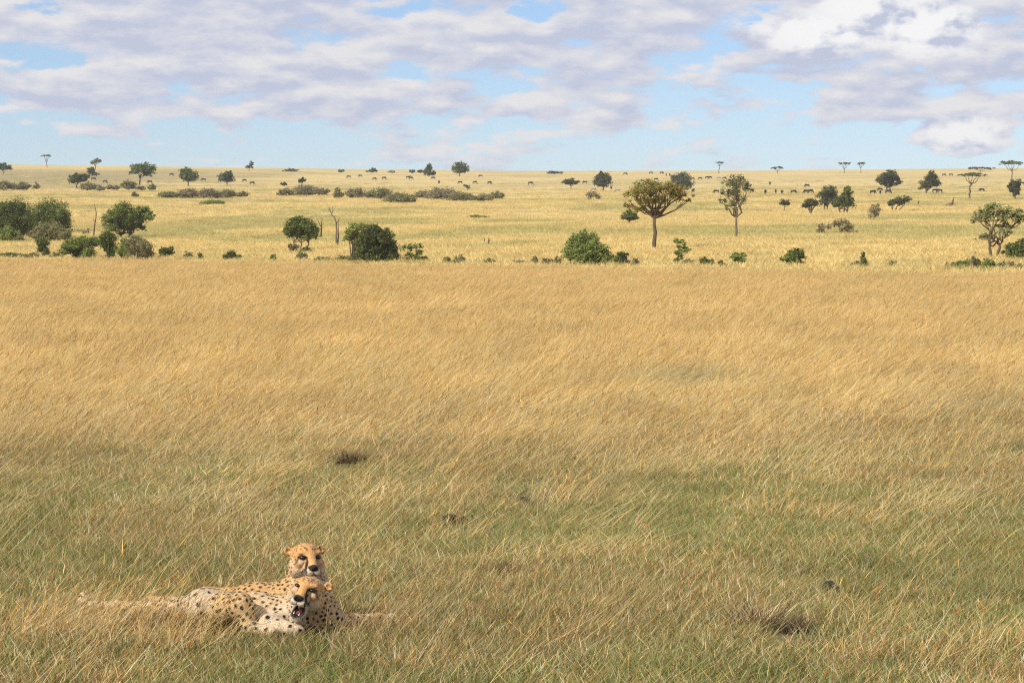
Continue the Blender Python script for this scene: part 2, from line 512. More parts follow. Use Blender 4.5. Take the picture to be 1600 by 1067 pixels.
def paint_cheetah(S, V, head_c, head_R, seed, mouth, pads=()):
    TAWNY = np.array((0.66, 0.455, 0.225)) if mouth > 0 else np.array((0.65, 0.43, 0.195))
    r = np.random.default_rng(seed)
    tone = np.clip(S.tones(V), 0, 1)
    lo = np.where(tone[:, None] < 0.5, TAWNY + (PALE - TAWNY) * (tone[:, None] * 2), PALE + (WHITE - PALE) * (tone[:, None] * 2 - 1))
    col = lo * (0.93 + 0.14 * r.random(len(V)))[:, None]
    Q = (V - head_c) @ head_R
    x, y, z = Q.T
    ax = np.abs(x)
    inhead = (y > -0.05) & (np.sqrt(ax ** 2 + (y * 0.8) ** 2 + z ** 2) < np.where((y > 0.02) & (ax < 0.05), 0.155, 0.13)) & (z > -0.145)
    hw = sstep(-0.055, -0.02, y) * inhead
    # face colours
    face = np.tile(np.array((0.62, 0.355, 0.135)), (len(V), 1))
    mz = sstep(-0.012, -0.040, z + 0.25 * (ax - 0.03)) * sstep(0.02, 0.05, y) + sstep(-0.035, -0.062, z) * 0.9
    mz = np.clip(mz, 0, 1) * (0.95)
    face = face * (1 - mz[:, None]) + WHITE * mz[:, None]
    under = np.exp(-(((ax - 0.044) / 0.016) ** 2 + ((z + 0.002) / 0.014) ** 2)) * (y > 0.03) * 0.6
    over = np.exp(-(((ax - 0.036) / 0.014) ** 2 + ((z - 0.036) / 0.006) ** 2)) * (y > 0.04) * 0.35
    for w_, c_ in ((under, WHITE), (over, PALE)):
        face = face * (1 - w_[:, None]) + c_ * w_[:, None]
    ck = sstep(0.05, 0.075, ax) * sstep(0.03, -0.01, z) * 0.55
    face = face * (1 - ck[:, None]) + PALE * ck[:, None]
    col = col * (1 - hw[:, None]) + face * (0.94 + 0.12 * r.random(len(V)))[:, None] * hw[:, None]
    # spots
    want = r.permutation(len(V))[:14000]
    cell = {}
    pts = []; rad = []
    hd = np.sqrt((Q ** 2).sum(-1))
    for i in want:
        p = V[i]
        q = Q[i]
        ish = inhead[i]
        if ish:
            if q[1] > 0.035 and not (q[2] > 0.055): continue
            md, ra = 0.0135, 0.0040 + 0.0014 * r.random()
        else:
            near_h = hd[i] < 0.22
            md = 0.0195 if near_h else 0.0240
            if tone[i] > 0.55: md = 0.042
            if tone[i] > 0.78: continue
            ra = (0.0066 if near_h else 0.0084) + 0.003 * r.random()
            if 0.30 < tone[i] <= 0.55: md *= 1.1
            if 0.55 < tone[i] < 0.9: ra += 0.001
        key = tuple((p / 0.04).astype(int))
        bad = False
        for a in (-1, 0, 1):
            for b in (-1, 0, 1):
                for c in (-1, 0, 1):
                    for j in cell.get((key[0] + a, key[1] + b, key[2] + c), ()):
                        if ((pts[j] - p) ** 2).sum() < md * md: bad = True; break
        if md > 0.04 and not bad and pts:
            if (((np.array(pts) - p) ** 2).sum(-1) < md * md).any(): bad = True
        if bad: continue
        cell.setdefault(key, []).append(len(pts)); pts.append(p); rad.append(ra)
    pts = np.array(pts); rad = np.array(rad)
    dark = np.zeros(len(V))
    order = np.argsort(V[:, 0]); Vs = V[order]
    for p, ra in zip(pts, rad):
        a = np.searchsorted(Vs[:, 0], p[0] - 0.03); b = np.searchsorted(Vs[:, 0], p[0] + 0.03)
        ids = order[a:b]
        d = V[ids] - p
        e = r.normal(size=3); e /= np.linalg.norm(e)
        dd = np.sqrt((d ** 2).sum(-1) + 0.8 * (d @ e) ** 2)
        dark[ids] = np.maximum(dark[ids], sstep(ra + 0.0022, ra - 0.0022, dd))
    # face lines, as seen from the front
    XZ = np.stack([ax, z], -1)
    front = (y > 0.015) & inhead
    tear = seg_dist(XZ, [(0.0225, 0.016), (0.0215, 0.004), (0.026, -0.016), (0.034, -0.034), (0.036, -0.054)])
    dark = np.maximum(dark, sstep(0.0038, 0.0014, tear) * front * (y > 0.04))
    rim = np.sqrt(((ax - 0.0365) / 0.0185) ** 2 + ((z - 0.0195) / (0.0105 if mouth <= 0 else 0.0080)) ** 2)
    dark = np.maximum(dark, sstep(1.12, 0.92, rim) * front * (y > 0.04))
    lash = seg_dist(XZ, [(0.054, 0.012), (0.063, -0.004), (0.068, -0.014)])
    dark = np.maximum(dark, 0.8 * sstep(0.0032, 0.0015, lash) * front)
    brow = seg_dist(XZ, [(0.016, 0.048), (0.02, 0.066)])
    dark = np.maximum(dark, 0.55 * sstep(0.004, 0.0018, brow) * front)
    nose = np.sqrt((ax / 0.025) ** 2 + ((z + 0.0255) / 0.016) ** 2)
    dark = np.maximum(dark, sstep(1.1, 0.9, nose) * (y > 0.112) * inhead)
    phil = seg_dist(XZ, [(0, -0.035), (0, -0.056)])
    dark = np.maximum(dark, sstep(0.003, 0.0012, phil) * (y > 0.10) * inhead)
    if mouth <= 0:
        lips = seg_dist(XZ, [(0, -0.056), (0.012, -0.062), (0.026, -0.061), (0.034, -0.057)])
        dark = np.maximum(dark, 0.9 * sstep(0.0036, 0.0015, lips) * (y > 0.07) * inhead)
    earb = np.sqrt(((ax - 0.085) / 0.03) ** 2 + ((y + 0.045) / 0.014) ** 2 + ((z - 0.048) / 0.03) ** 2)
    dark = np.maximum(dark, 0.75 * sstep(1.1, 0.8, earb) * inhead)
    for c_, rr_ in pads:
        d = np.sqrt(((V - np.array(c_)) ** 2).sum(-1))
        dark = np.maximum(dark, sstep(rr_ * 1.1, rr_ * 0.8, d))
    col = col * (1 - dark[:, None]) + BLACK * dark[:, None]
    if mouth > 0:
        yy, zz = y - 0.092, z + 0.085
        cav = np.sqrt((ax / 0.0310) ** 2 + (yy / 0.055) ** 2 + (zz / 0.032) ** 2)
        w_ = sstep(1.12, 0.98, cav) * inhead
        col = col * (1 - w_[:, None]) + np.array((0.03, 0.009, 0.008)) * w_[:, None]
        lipw = np.exp(-((cav - 1.12) / 0.07) ** 2) * inhead * (z < -0.058)
        col = col * (1 - lipw[:, None]) + BLACK * lipw[:, None]
    return col

fur, N = mat_new('cheetah_fur')
a_ = N.node('ShaderNodeAttribute', attribute_name='Col')
tcx = N.node('ShaderNodeTexCoord')
fn_ = N.noise(tcx.outputs['Object'], 260, 3, 0.6)
fc = N.mix(N.math('MULTIPLY', fn_, 0.35), a_.outputs['Color'], N.mix(1.0, a_.outputs['Color'], (0.55, 0.5, 0.45, 1), 'MULTIPLY'))
pb = N.node('ShaderNodeBsdfPrincipled'); N.l.new(fc, pb.inputs['Base Color'])
pb.inputs['Roughness'].default_value = 0.75
pb.inputs['Specular IOR Level'].default_value = 0.25
pb.inputs['Sheen Weight'].default_value = 0.15
bmp = N.node('ShaderNodeBump'); bmp.inputs['Strength'].default_value = 0.4; bmp.inputs['Distance'].default_value = 0.002
N.l.new(N.noise(N.vmath('MULTIPLY', tcx.outputs['Object'], (1, 1, 0.5)), 190, 4, 0.65), bmp.inputs['Height'])
N.l.new(bmp.outputs[0], pb.inputs['Normal'])
om = N.node('ShaderNodeOutputMaterial'); N.l.new(pb.outputs[0], om.inputs['Surface'])

def plain_mat(name, col, rough=0.5, spec=0.5):
    m, N = mat_new(name)
    p = N.node('ShaderNodeBsdfPrincipled')
    nz = N.noise(N.node('ShaderNodeTexCoord').outputs['Object'], 40, 4, 0.6)
    c = N.mix(nz, tuple(0.7 * q for q in col) + (1,), tuple(min(1, 1.25 * q) for q in col) + (1,))
    N.l.new(c, p.inputs['Base Color'])
    p.inputs['Roughness'].default_value = rough
    p.inputs['Specular IOR Level'].default_value = spec
    o = N.node('ShaderNodeOutputMaterial'); N.l.new(p.outputs[0], o.inputs['Surface'])
    return m
eye_m = plain_mat('dark_eye', (0.022, 0.012, 0.006), 0.22, 0.5)
tongue_m = plain_mat('tongue', (0.24, 0.065, 0.055), 0.35)
tooth_m = plain_mat('tooth', (0.78, 0.74, 0.62), 0.3)

hair_m = leaf_material('cheetah_hair', 0.30)

def uv_ball(c, r, R=np.eye(3), nu=14, nv=8):
    vs, fs = [], []
    for i in range(nv + 1):
        t = math.pi * i / nv
        for j in range(nu):
            p = 2 * math.pi * j / nu
            vs.append(np.array(c) + R @ (np.array(r) * np.array((math.sin(t) * math.cos(p), math.sin(t) * math.sin(p), math.cos(t)))))
    for i in range(nv):
        for j in range(nu):
            fs.append((i * nu + j, i * nu + (j + 1) % nu, (i + 1) * nu + (j + 1) % nu, (i + 1) * nu + j))
    return np.array(vs), np.array(fs)

def finish_cheetah(S, head_c, R, seed, mouth, label, pads=()):
    V, Fq = S.mesh()
    # slightly ragged fur silhouette
    V = V + 0.0006 * rng.normal(size=V.shape)
    cols = paint_cheetah(S, V, head_c, R, seed, mouth, pads)
    base = Vector((float(V[:, 0].mean()), float(V[:, 1].mean()), 0.0))
    bo = mesh_obj('cheetah', V - np.array(base), Fq, fur, cols=cols, smooth=True)
    bo.location = base
    tag(bo, label, 'cheetah', 'cheetahs resting together in the grass')
    # short fur standing off the skin: one sliver per hair tuft, coloured as the coat beneath it
    r = np.random.default_rng(seed + 50)
    me = bo.data
    nrm = np.zeros(len(V) * 3, np.float32); me.vertices.foreach_get('normal', nrm); nrm = nrm.reshape(-1, 3).astype(float)
    Q = (V - head_c) @ R
    facey = (np.sqrt((Q ** 2).sum(-1)) < 0.14)
    flow = np.where(facey[:, None], V - (head_c + R @ np.array((0, 0.14, -0.01))), np.array((-1.0, 0.15, -0.35)) + 0 * V)
    flow /= np.linalg.norm(flow, axis=1)[:, None] + 1e-9
    bald = facey & (((Q[:, 1] > 0.108) & (np.abs(Q[:, 0]) < 0.03)) | ((np.abs(np.abs(Q[:, 0]) - 0.0365) < 0.02) & (np.abs(Q[:, 2] - 0.0195) < 0.014) & (Q[:, 1] > 0.04)))
    bald |= facey & (Q[:, 1] > 0.03) & (Q[:, 2] < -0.055) & (np.abs(Q[:, 0]) < 0.033) & (mouth > 0)
    cand = np.nonzero(~bald)[0]
    ids = cand[r.integers(0, len(cand), 75000)]
    n_ = nrm[ids]; f_ = flow[ids]; f_ = f_ - (f_ * n_).sum(1)[:, None] * n_
    f_ /= np.linalg.norm(f_, axis=1)[:, None] + 1e-9
    d_ = f_ + n_ * (0.30 + 0.25 * r.random((len(ids), 1))) + 0.28 * r.normal(size=(len(ids), 3))
    d_ /= np.linalg.norm(d_, axis=1)[:, None]
    ln = np.where(facey[ids], 0.0048, 0.0082) * (0.7 + 0.6 * r.random(len(ids)))
    ruff = facey[ids] & (np.abs(Q[ids, 0]) > 0.055) & (Q[ids, 2] < 0.0)
    ln = np.where(ruff, ln * 1.7, ln)
    sd = np.cross(d_, n_); sd /= np.linalg.norm(sd, axis=1)[:, None] + 1e-9
    wd = np.where(facey[ids], 0.0009, 0.0013)[:, None]
    p0 = V[ids] + r.normal(size=(len(ids), 3)) * 0.0010 - n_ * 0.0006 - np.array(base)
    tri = np.stack([p0 - sd * wd, p0 + sd * wd, p0 + d_ * ln[:, None]], 1).reshape(-1, 3)
    hc = np.repeat(cols[ids] * (0.92 + 0.42 * r.random((len(ids), 1))), 3, axis=0)
    mesh_obj('fur', tri, np.arange(len(tri)).reshape(-1, 3), hair_m, bo, hc)
    for s in (-1, 1):
        vs_, fs_ = uv_ball(head_c + R @ np.array((s * 0.0365, 0.0655, 0.0195)), (0.0155, 0.0155, 0.0098 if mouth <= 0 else 0.0075), R)
        mesh_obj('eye', vs_ - np.array(base), fs_, eye_m, bo, smooth=True)
    if mouth > 0:
        a = math.radians(mouth * 0.8)
        tr = R @ np.array([[1, 0, 0], [0, math.cos(a), math.sin(a)], [0, -math.sin(a), math.cos(a)]])
        vs_, fs_ = uv_ball(head_c + R @ np.array((0, 0.048, -0.099)), (0.010, 0.022, 0.004), tr)
        mesh_obj('tongue', vs_ - np.array(base), fs_, tongue_m, bo, smooth=True)
        for s in (-1, 1):
            for y0, z0, dzz in ((0.114, -0.058, -0.017), (0.078, -0.106, 0.015)):
                b0 = head_c + R @ np.array((s * 0.0125, y0, z0)); tip = head_c + R @ np.array((s * 0.0125, y0 - 0.002, z0 + dzz))
                vs_ = [b0 + R @ np.array((0.0036 * math.cos(q), 0.0036 * math.sin(q), 0)) for q in np.arange(6) * math.pi / 3] + [tip]
                fs_ = [(i, (i + 1) % 6, 6) for i in range(6)]
                mesh_obj('tooth', np.array(vs_) - np.array(base), fs_, tooth_m, bo, smooth=True)
    return bo, V

def A3(u, v, Y): return np.array(at(u, v, Y))
VOX = 0.004
# --- the cheetah behind, head up
S = SDF((-1.82, 13.1, -0.04), (-0.70, 14.16, 0.52), VOX)
hA = A3(478.5, 875.5, 13.42); RA = rot(20, -2, 0)
sh, midb, rump = A3(462, 942, 13.50), A3(398, 951, 13.52), A3(322, 954, 13.68)
S.cap(sh, midb, 0.112, 0.112, 0.05, 0.0)
S.cap(midb, rump, 0.112, 0.103, 0.05, 0.0)
S.cap(A3(476, 890, 13.50), A3(473, 928, 13.52), 0.070, 0.088, 0.04, 0.05)
S.cap(A3(473, 928, 13.52), sh, 0.09, 0.105, 0.05, 0.1)
S.cap(A3(494, 905, 13.47), A3(497, 955, 13.46), 0.055, 0.085, 0.04, 0.35)      # chest
S.cap(A3(497, 950, 13.46), A3(520, 972, 13.36), 0.065, 0.04, 0.03, 0.2)       # foreleg in the grass
S.cap(A3(520, 972, 13.36), A3(560, 978, 13.28), 0.038, 0.03, 0.03, 0.2)
S.cap(rump, A3(305, 958, 13.62), 0.10, 0.075, 0.05, 0.15)                      # haunch
S.cap(rump, A3(282, 940, 13.90), 0.05, 0.024, 0.03, 0.0)                       # tail
S.cap(A3(282, 940, 13.90), A3(235, 938, 14.10), 0.024, 0.022, 0.02, 0.1)
head_prims(S, hA, RA)
catA, VA = finish_cheetah(S, hA, RA, 3, 0, 'cheetah with raised head and closed mouth, lying behind its yawning companion')
# --- the cheetah in front, on its side with its mouth open
S = SDF((-2.20, 12.85, -0.03), (-0.48, 14.06, 0.36), VOX)
hB = A3(481.5, 923, 13.10); RB = rot(-13, -3, 17)
ch, mB, hip = A3(452, 965, 13.22), A3(400, 958, 13.24), A3(343, 953, 13.27)
S.cap(ch, mB, 0.098, 0.086, 0.05, 0.34)
S.cap(mB, hip, 0.086, 0.083, 0.05, 0.32)
S.ell(A3(415, 968, 13.16), (0.10, 0.05, 0.055), None, 0.04, 0.78)            # pale belly
S.cap(ch, A3(497, 948, 13.22), 0.088, 0.078, 0.05, 0.2)                       # neck
S.cap(A3(497, 950, 13.24), A3(517, 968, 13.22), 0.078, 0.06, 0.04, 0.2)       # shoulder
S.cap(A3(505, 972, 13.22), A3(553, 972, 13.36), 0.05, 0.036, 0.03, 0.25)       # outstretched foreleg
S.cap(A3(553, 972, 13.36), A3(594, 966, 13.50), 0.034, 0.028, 0.03, 0.35)
S.ell(A3(611, 966, 13.52), (0.036, 0.028, 0.024), None, 0.02, 0.4)
S.cap(A3(455, 968, 13.13), A3(420, 974, 13.05), 0.046, 0.037, 0.03, 0.80)     # folded foreleg
S.cap(A3(420, 972, 13.05), A3(456, 984, 13.00), 0.036, 0.032, 0.025, 0.79)
S.ell(A3(464, 985, 12.99), (0.034, 0.026, 0.024), None, 0.02, 0.7)
S.cap(hip, A3(318, 946, 13.20), 0.08, 0.075, 0.04, 0.85)                       # stretched hind leg, pale inner thigh
S.cap(A3(318, 946, 13.20), A3(256, 949, 13.52), 0.062, 0.036, 0.04, 0.50)
S.cap(A3(256, 949, 13.52), A3(182, 946, 13.84), 0.030, 0.022, 0.03, 0.30)
S.cap(A3(182, 946, 13.84), A3(146, 946, 13.92), 0.024, 0.022, 0.02, 0.5)
S.ell(A3(131, 937, 13.93), (0.030, 0.024, 0.040), None, 0.02, 0.5)
S.cap(A3(352, 949, 13.17), A3(376, 946, 13.07), 0.070, 0.055, 0.035, 0.1)     # bent hind leg
S.cap(A3(376, 946, 13.07), A3(391, 982, 13.03), 0.050, 0.030, 0.03, 0.1)
S.cap(A3(391, 982, 13.03), A3(424, 988, 12.99), 0.029, 0.027, 0.02, 0.5)
head_prims(S, hB, RB, mouth=34, flat=1.0)
catB, VB = finish_cheetah(S, hB, RB, 5, 34, 'yawning cheetah with open mouth, sprawled on its side in front',
    pads=[(A3(126, 931, 13.90), 0.013), (A3(134, 943, 13.90), 0.016), (A3(123, 941, 13.90), 0.012), (A3(470, 985, 12.965), 0.012)])
CAT_V = np.concatenate([VA, VB])
# ------------------------------------------------------------------ grass
grass_m = leaf_material('grass_blades', 0.36, instancer=True)
C_GREEN = [(0.225, 0.275, 0.078), (0.285, 0.31, 0.10), (0.165, 0.21, 0.068), (0.34, 0.34, 0.14)]
C_STRAW = [(0.70, 0.535, 0.265), (0.76, 0.615, 0.35), (0.62, 0.45, 0.19), (0.80, 0.69, 0.45)]
C_GOLD = [(0.78, 0.55, 0.20), (0.83, 0.61, 0.245), (0.71, 0.48, 0.16), (0.84, 0.67, 0.34)]
C_RUST = [(0.50, 0.25, 0.085), (0.56, 0.31, 0.11), (0.38, 0.20, 0.08)]
C_GREY = [(0.40, 0.33, 0.24), (0.32, 0.26, 0.18), (0.48, 0.41, 0.31)]

class Blades:
    def __init__(self): self.v = []; self.f = []; self.c = []
    def add(self, base, h, lean, bend, width, col, r, seg=2, az=None, tipcol=None):
        """ribbon blade: base point, height, lean vector (dx,dy per unit height), extra bend towards the tip"""
        a = r.random() * math.pi if az is None else az
        wv = np.array((math.cos(a), math.sin(a), 0)) * width * 0.5
        n0 = len(self.v)
        for i in range(seg + 1):
            t = i / seg
            p = np.array(base) + np.array((lean[0] * t + bend[0] * t * t, lean[1] * t + bend[1] * t * t, t - 0.12 * t * t * (abs(bend[0]) + abs(bend[1])))) * h
            k = 1.0 - 0.75 * t
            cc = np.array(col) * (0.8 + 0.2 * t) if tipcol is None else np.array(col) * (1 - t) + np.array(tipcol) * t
            if i < seg:
                self.v += [p - wv * k, p + wv * k]; self.c += [cc, cc]
            else:
                self.v += [p]; self.c += [cc]
        for i in range(seg - 1):
            b = n0 + 2 * i
            self.f += [(b, b + 1, b + 3), (b, b + 3, b + 2)]
        b = n0 + 2 * (seg - 1)
        self.f.append((b, b + 1, b + 2))
    def head(self, p, q, w, col):
        """spindle-shaped seed head from p to q"""
        n0 = len(self.v)
        p = np.array(p); q = np.array(q); m = p * 0.6 + q * 0.4
        s = np.array((w, 0, 0)); u = np.array((0, w, 0))
        self.v += [p, m - s, m + u, m + s, m - u, q]; self.c += [np.array(col)] * 6
        for a, b in ((1, 2), (2, 3), (3, 4), (4, 1)):
            self.f += [(n0, n0 + a, n0 + b), (n0 + 5, n0 + b, n0 + a)]
    def obj(self, name, link=False, mat=None, parent=None):
        return mesh_obj(name, np.array(self.v), np.array(self.f), mat or grass_m, parent, np.array(self.c), link=link)

def pick(r, L): return L[r.integers(len(L))]
def tone(r, c, s=0.22): return tuple(np.array(c) * (1 + s * (r.random() * 2 - 1)))

def sward(seed, n=170, rad=0.20, green=0.5):
    r = np.random.default_rng(seed); B = Blades()
    for i in range(n):
        q = rad * math.sqrt(r.random()); a = r.random() * 6.283
        g = r.random()
        if g < green: col = pick(r, C_GREEN); h = 0.035 + 0.055 * r.random()
        elif g < green + (1 - green) * 0.52: col = pick(r, C_STRAW); h = 0.03 + 0.07 * r.random()
        elif g < green + (1 - green) * 0.88: col = pick(r, C_RUST); h = 0.03 + 0.06 * r.random()
        else: col = pick(r, C_GREY); h = 0.02 + 0.05 * r.random()
        lean = (0.12 + 0.6 * r.normal(), 0.55 * r.normal()); b = (0.35 * r.normal() + 0.15, 0.35 * r.normal())
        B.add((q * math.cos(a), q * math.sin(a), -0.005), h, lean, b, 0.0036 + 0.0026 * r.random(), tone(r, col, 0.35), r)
    return B.obj('sward_clump')

def stalks(seed, n, rad, hmin, hmax, width, cols, spread=0.30, lean=0.38, heads=0.6, leafy=0.0, bendy=0.25):
    r = np.random.default_rng(seed); B = Blades()
    for i in range(n):
        q = rad * math.sqrt(r.random()); a = r.random() * 6.283
        h = hmin + (hmax - hmin) * r.random()
        col = tone(r, pick(r, cols))
        l = (lean + spread * r.normal(), spread * 0.7 * r.normal()); b = (bendy + 0.2 * r.normal(), 0.15 * r.normal())
        if r.random() < 0.05: l = (1.8 * r.normal(), 0.6 * r.normal()); h *= 0.6
        base = np.array((q * math.cos(a), q * math.sin(a), -0.005))
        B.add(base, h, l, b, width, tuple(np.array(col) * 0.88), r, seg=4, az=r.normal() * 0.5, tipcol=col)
        if r.random() < heads:
            t0, t1 = 0.80, 1.06
            P = lambda t: base + np.array((l[0] * t + b[0] * t * t, l[1] * t + b[1] * t * t, t - 0.12 * t * t * (abs(b[0]) + abs(b[1])))) * h
            B.head(P(t0), P(t1), width * (0.45 + 0.4 * r.random()), tone(r, pick(r, C_RUST + C_GOLD), 0.25))
        if r.random() < leafy:
            B.add(base, h * 0.5, (l[0] * 0.6 + 0.5 * r.normal(), 0.5 * r.normal()), (0.6 * r.normal() + 0.3, 0.5 * r.normal()), width * 1.6, tone(r, pick(r, C_STRAW + C_GREEN[:1])), r, seg=3)
    return B.obj('stalk_clump')

def scatter(name, pts, idx, rotz, scl, tint, protos, label):
    me = bpy.data.meshes.new(name)
    n = len(pts)
    me.vertices.add(n); me.vertices.foreach_set('co', np.asarray(pts, np.float32).ravel())
    a = me.attributes.new('idx', 'INT', 'POINT'); a.data.foreach_set('value', np.asarray(idx, np.int32))
    a = me.attributes.new('rotz', 'FLOAT_VECTOR', 'POINT')
    v = np.zeros((n, 3), np.float32); v[:, 2] = rotz; a.data.foreach_set('vector', v.ravel())
    a = me.attributes.new('scl', 'FLOAT_VECTOR', 'POINT'); a.data.foreach_set('vector', np.asarray(scl, np.float32).ravel())
    a = me.attributes.new('tint', 'FLOAT_COLOR', 'POINT')
    c = np.ones((n, 4), np.float32); c[:, :3] = tint; a.data.foreach_set('color', c.ravel())
    o = bpy.data.objects.new(name, me); COL.objects.link(o)
    coll = bpy.data.collections.new(name + '_clumps')
    for k, p in enumerate(protos):
        p.name = '%s_clump_%02d' % (name, k); coll.objects.link(p)
    ng = bpy.data.node_groups.new(name + '_scatter', 'GeometryNodeTree')
    ng.interface.new_socket('Geometry', in_out='INPUT', socket_type='NodeSocketGeometry')
    ng.interface.new_socket('Geometry', in_out='OUTPUT', socket_type='NodeSocketGeometry')
    gi = ng.nodes.new('NodeGroupInput'); go = ng.nodes.new('NodeGroupOutput')
    ci = ng.nodes.new('GeometryNodeCollectionInfo'); ci.inputs['Collection'].default_value = coll
    ci.inputs['Separate Children'].default_value = True; ci.inputs['Reset Children'].default_value = True
    ip = ng.nodes.new('GeometryNodeInstanceOnPoints'); ip.inputs['Pick Instance'].default_value = True
    def named(nm, typ):
        x = ng.nodes.new('GeometryNodeInputNamedAttribute'); x.data_type = typ
        x.inputs['Name'].default_value = nm; return x.outputs['Attribute']
    L = ng.links.new
    L(gi.outputs[0], ip.inputs['Points']); L(ci.outputs[0], ip.inputs['Instance'])
    L(named('idx', 'INT'), ip.inputs['Instance Index'])
    L(named('rotz', 'FLOAT_VECTOR'), ip.inputs['Rotation']); L(named('scl', 'FLOAT_VECTOR'), ip.inputs['Scale'])
    L(ip.outputs[0], go.inputs[0])
    md = o.modifiers.new('scatter', 'NODES'); md.node_group = ng
    me.materials.append(grass_m)
    tag(o, label, 'grass', kind='stuff')
    return o

# where the cheetahs lie
occ = np.zeros((220, 90), bool)          # 1 cm... 2 cm cells from (-2.4, 12.6)
cv = CAT_V[CAT_V[:, 2] < 0.20]
ox = ((cv[:, 0] + 2.6) / 0.02).astype(int); oy = ((cv[:, 1] - 12.5) / 0.02).astype(int)
okk = (ox >= 0) & (ox < 220) & (oy >= 0) & (oy < 90)
occ[ox[okk], oy[okk]] = True
for _ in range(3):
    occ[1:] |= occ[:-1]; occ[:-1] |= occ[1:]; occ[:, 1:] |= occ[:, :-1]; occ[:, :-1] |= occ[:, 1:]
def on_cat(x, y):
    i = ((x + 2.6) / 0.02).astype(int); j = ((y - 12.5) / 0.02).astype(int)
    ok = (i >= 0) & (i < 220) & (j >= 0) & (j < 90)
    res = np.zeros(len(x), bool); res[ok] = occ[i[ok], j[ok]]
    return res

def wedge(y0, y1, dens, marg=1.35, r=rng):
    """random ground points ahead of the camera, wider than the view"""
    k = 0.1763 * marg
    side = 1.0
    area = k * (y1 * y1 - y0 * y0) + 2 * side * (y1 - y0)
    n = int(area * dens)
    y = np.sqrt(y0 * y0 + r.random(n) * (y1 * y1 - y0 * y0))
    x = (r.random(n) * 2 - 1) * (k * y + side)
    return x, y

def tint_of(x, y, lo=0.8, hi=1.2, r=rng):
    b = lo + (hi - lo) * r.random(len(x))
    b = b * (0.80 + 0.44 * fbm(x / 0.9 + 9, y / 1.9))
    warm = 0.94 + 0.12 * r.random(len(x))
    return np.stack([b * warm, b, b * (2 - warm) * 0.97], -1)

# spots where the turf is trodden down or bare: (photo column, row, radius)
CLEAR = [(710, 821, 0.19), (821, 790, 0.13), (1298, 929, 0.12), (1180, 985, 0.14), (1240, 990, 0.16), (545, 724, 0.25), (782, 898, 0.14), (1038, 872, 0.10), (1415, 905, 0.13)]
CLEAR = [(ground_hit(a, b), c) for a, b, c in CLEAR]
def cleared(x, y):
    res = np.zeros(len(x), bool)
    for g, rad in CLEAR:
        dy = y - g.y
        res |= ((x - g.x) / rad) ** 2 + (np.where(dy < 0, dy / 5.5, dy) / rad) ** 2 < 1
    return res
# short mixed turf
x, y = wedge(7.0, 30, 52)
gfield = fbm(x / 1.1, y / 2.2)
keep = ~on_cat(x, y) & ~cleared(x, y)
x, y, gfield = x[keep], y[keep], gfield[keep]
protos = [sward(100 + i, green=g) for i, g in enumerate((0.30, 0.34, 0.42, 0.46, 0.55, 0.58, 0.66, 0.70))]
gi_ = np.clip((gfield - 0.28) / 0.44 * 8 + rng.normal(size=len(x)) * 2.0 - 0.5 + 1.4 * sstep(13, 18, y) - 3.5 * sstep(17, 26, y), 0, 7.99).astype(int)
sc_ = 0.8 + 0.5 * rng.random(len(x)); sc_ *= 0.8 + 0.45 * fbm(x / 0.7 + 50, y / 1.2)
scatter('short_grass', np.stack([x, y, H(x, y)], -1), gi_, rng.random(len(x)) * 0.9 - 0.45, np.stack([sc_] * 3, -1), tint_of(x, y), protos,
        'short green and straw-coloured turf covering the foreground')

# tall dry stalks near the camera
x, y = wedge(7.0, 30, 11)
s = x / y
d = 0.06 + 0.94 * sstep(17.5, 31, y + 15 * (fbm(x / 1.6 + 3, y / 3.5 + 8) - 0.5))
d = np.maximum(d, 0.52 * sstep(0.50, 0.66, fbm(x / 0.8 + 30, y / 1.6 + 2)))
d = np.maximum(d, 0.45 * sstep(-0.108, -0.165, s) * sstep(15.5, 13, y))
d = np.maximum(d, 0.30 * sstep(0.07, 0.13, s) * sstep(13, 15, y))
d = np.where((s < -0.055) & (s > -0.112) & (y < 13.2) & (y > 10.5), np.minimum(d, 0.22), d)
d = np.where((s < -0.112) & (s > -0.165) & (y < 13.9) & (y > 12.4), np.maximum(d, 0.6), d)
keep = (rng.random(len(x)) < d) & ~on_cat(x, y) & ~cleared(x, y)
x, y = x[keep], y[keep]
# rank growth round the outstretched legs
ex = np.concatenate([-1.50 - 0.72 * rng.random(36), -0.84 + 0.36 * rng.random(5)]); ey = np.concatenate([12.55 + 1.0 * rng.random(36), 12.9 + 0.5 * rng.random(5)])
ex = np.concatenate([ex, -1.32 - 0.28 * rng.random(9), -1.56 - 0.62 * rng.random(17), -0.76 + 0.16 * rng.random(7)]); ey = np.concatenate([ey, 12.62 + 0.36 * rng.random(9), 13.0 + 0.62 * rng.random(17), 13.0 + 0.3 * rng.random(7)])
kk = ~on_cat(ex, ey); x = np.concatenate([x, ex[kk]]); y = np.concatenate([y, ey[kk]])
protos = [stalks(200 + i, 9, 0.18, 0.26, 0.58, 0.0034, C_GOLD + C_STRAW, leafy=0.4) for i in range(6)]
protos += [stalks(220 + i, 26, 0.20, 0.12, 0.34, 0.0038, C_GOLD + C_STRAW + C_RUST, spread=0.45, leafy=0.8) for i in range(5)]
idx = rng.integers(0, 11, len(x))
sc_ = (0.62 + 0.52 * rng.random(len(x))) * (0.80 + 0.20 * sstep(16, 26, y))
scatter('tall_dry_grass', np.stack([x, y, H(x, y)], -1), idx, rng.normal(size=len(x)) * 0.3, np.stack([sc_] * 3, -1), tint_of(x, y), protos,
        'tall golden grass stalks leaning to the right across the foreground')

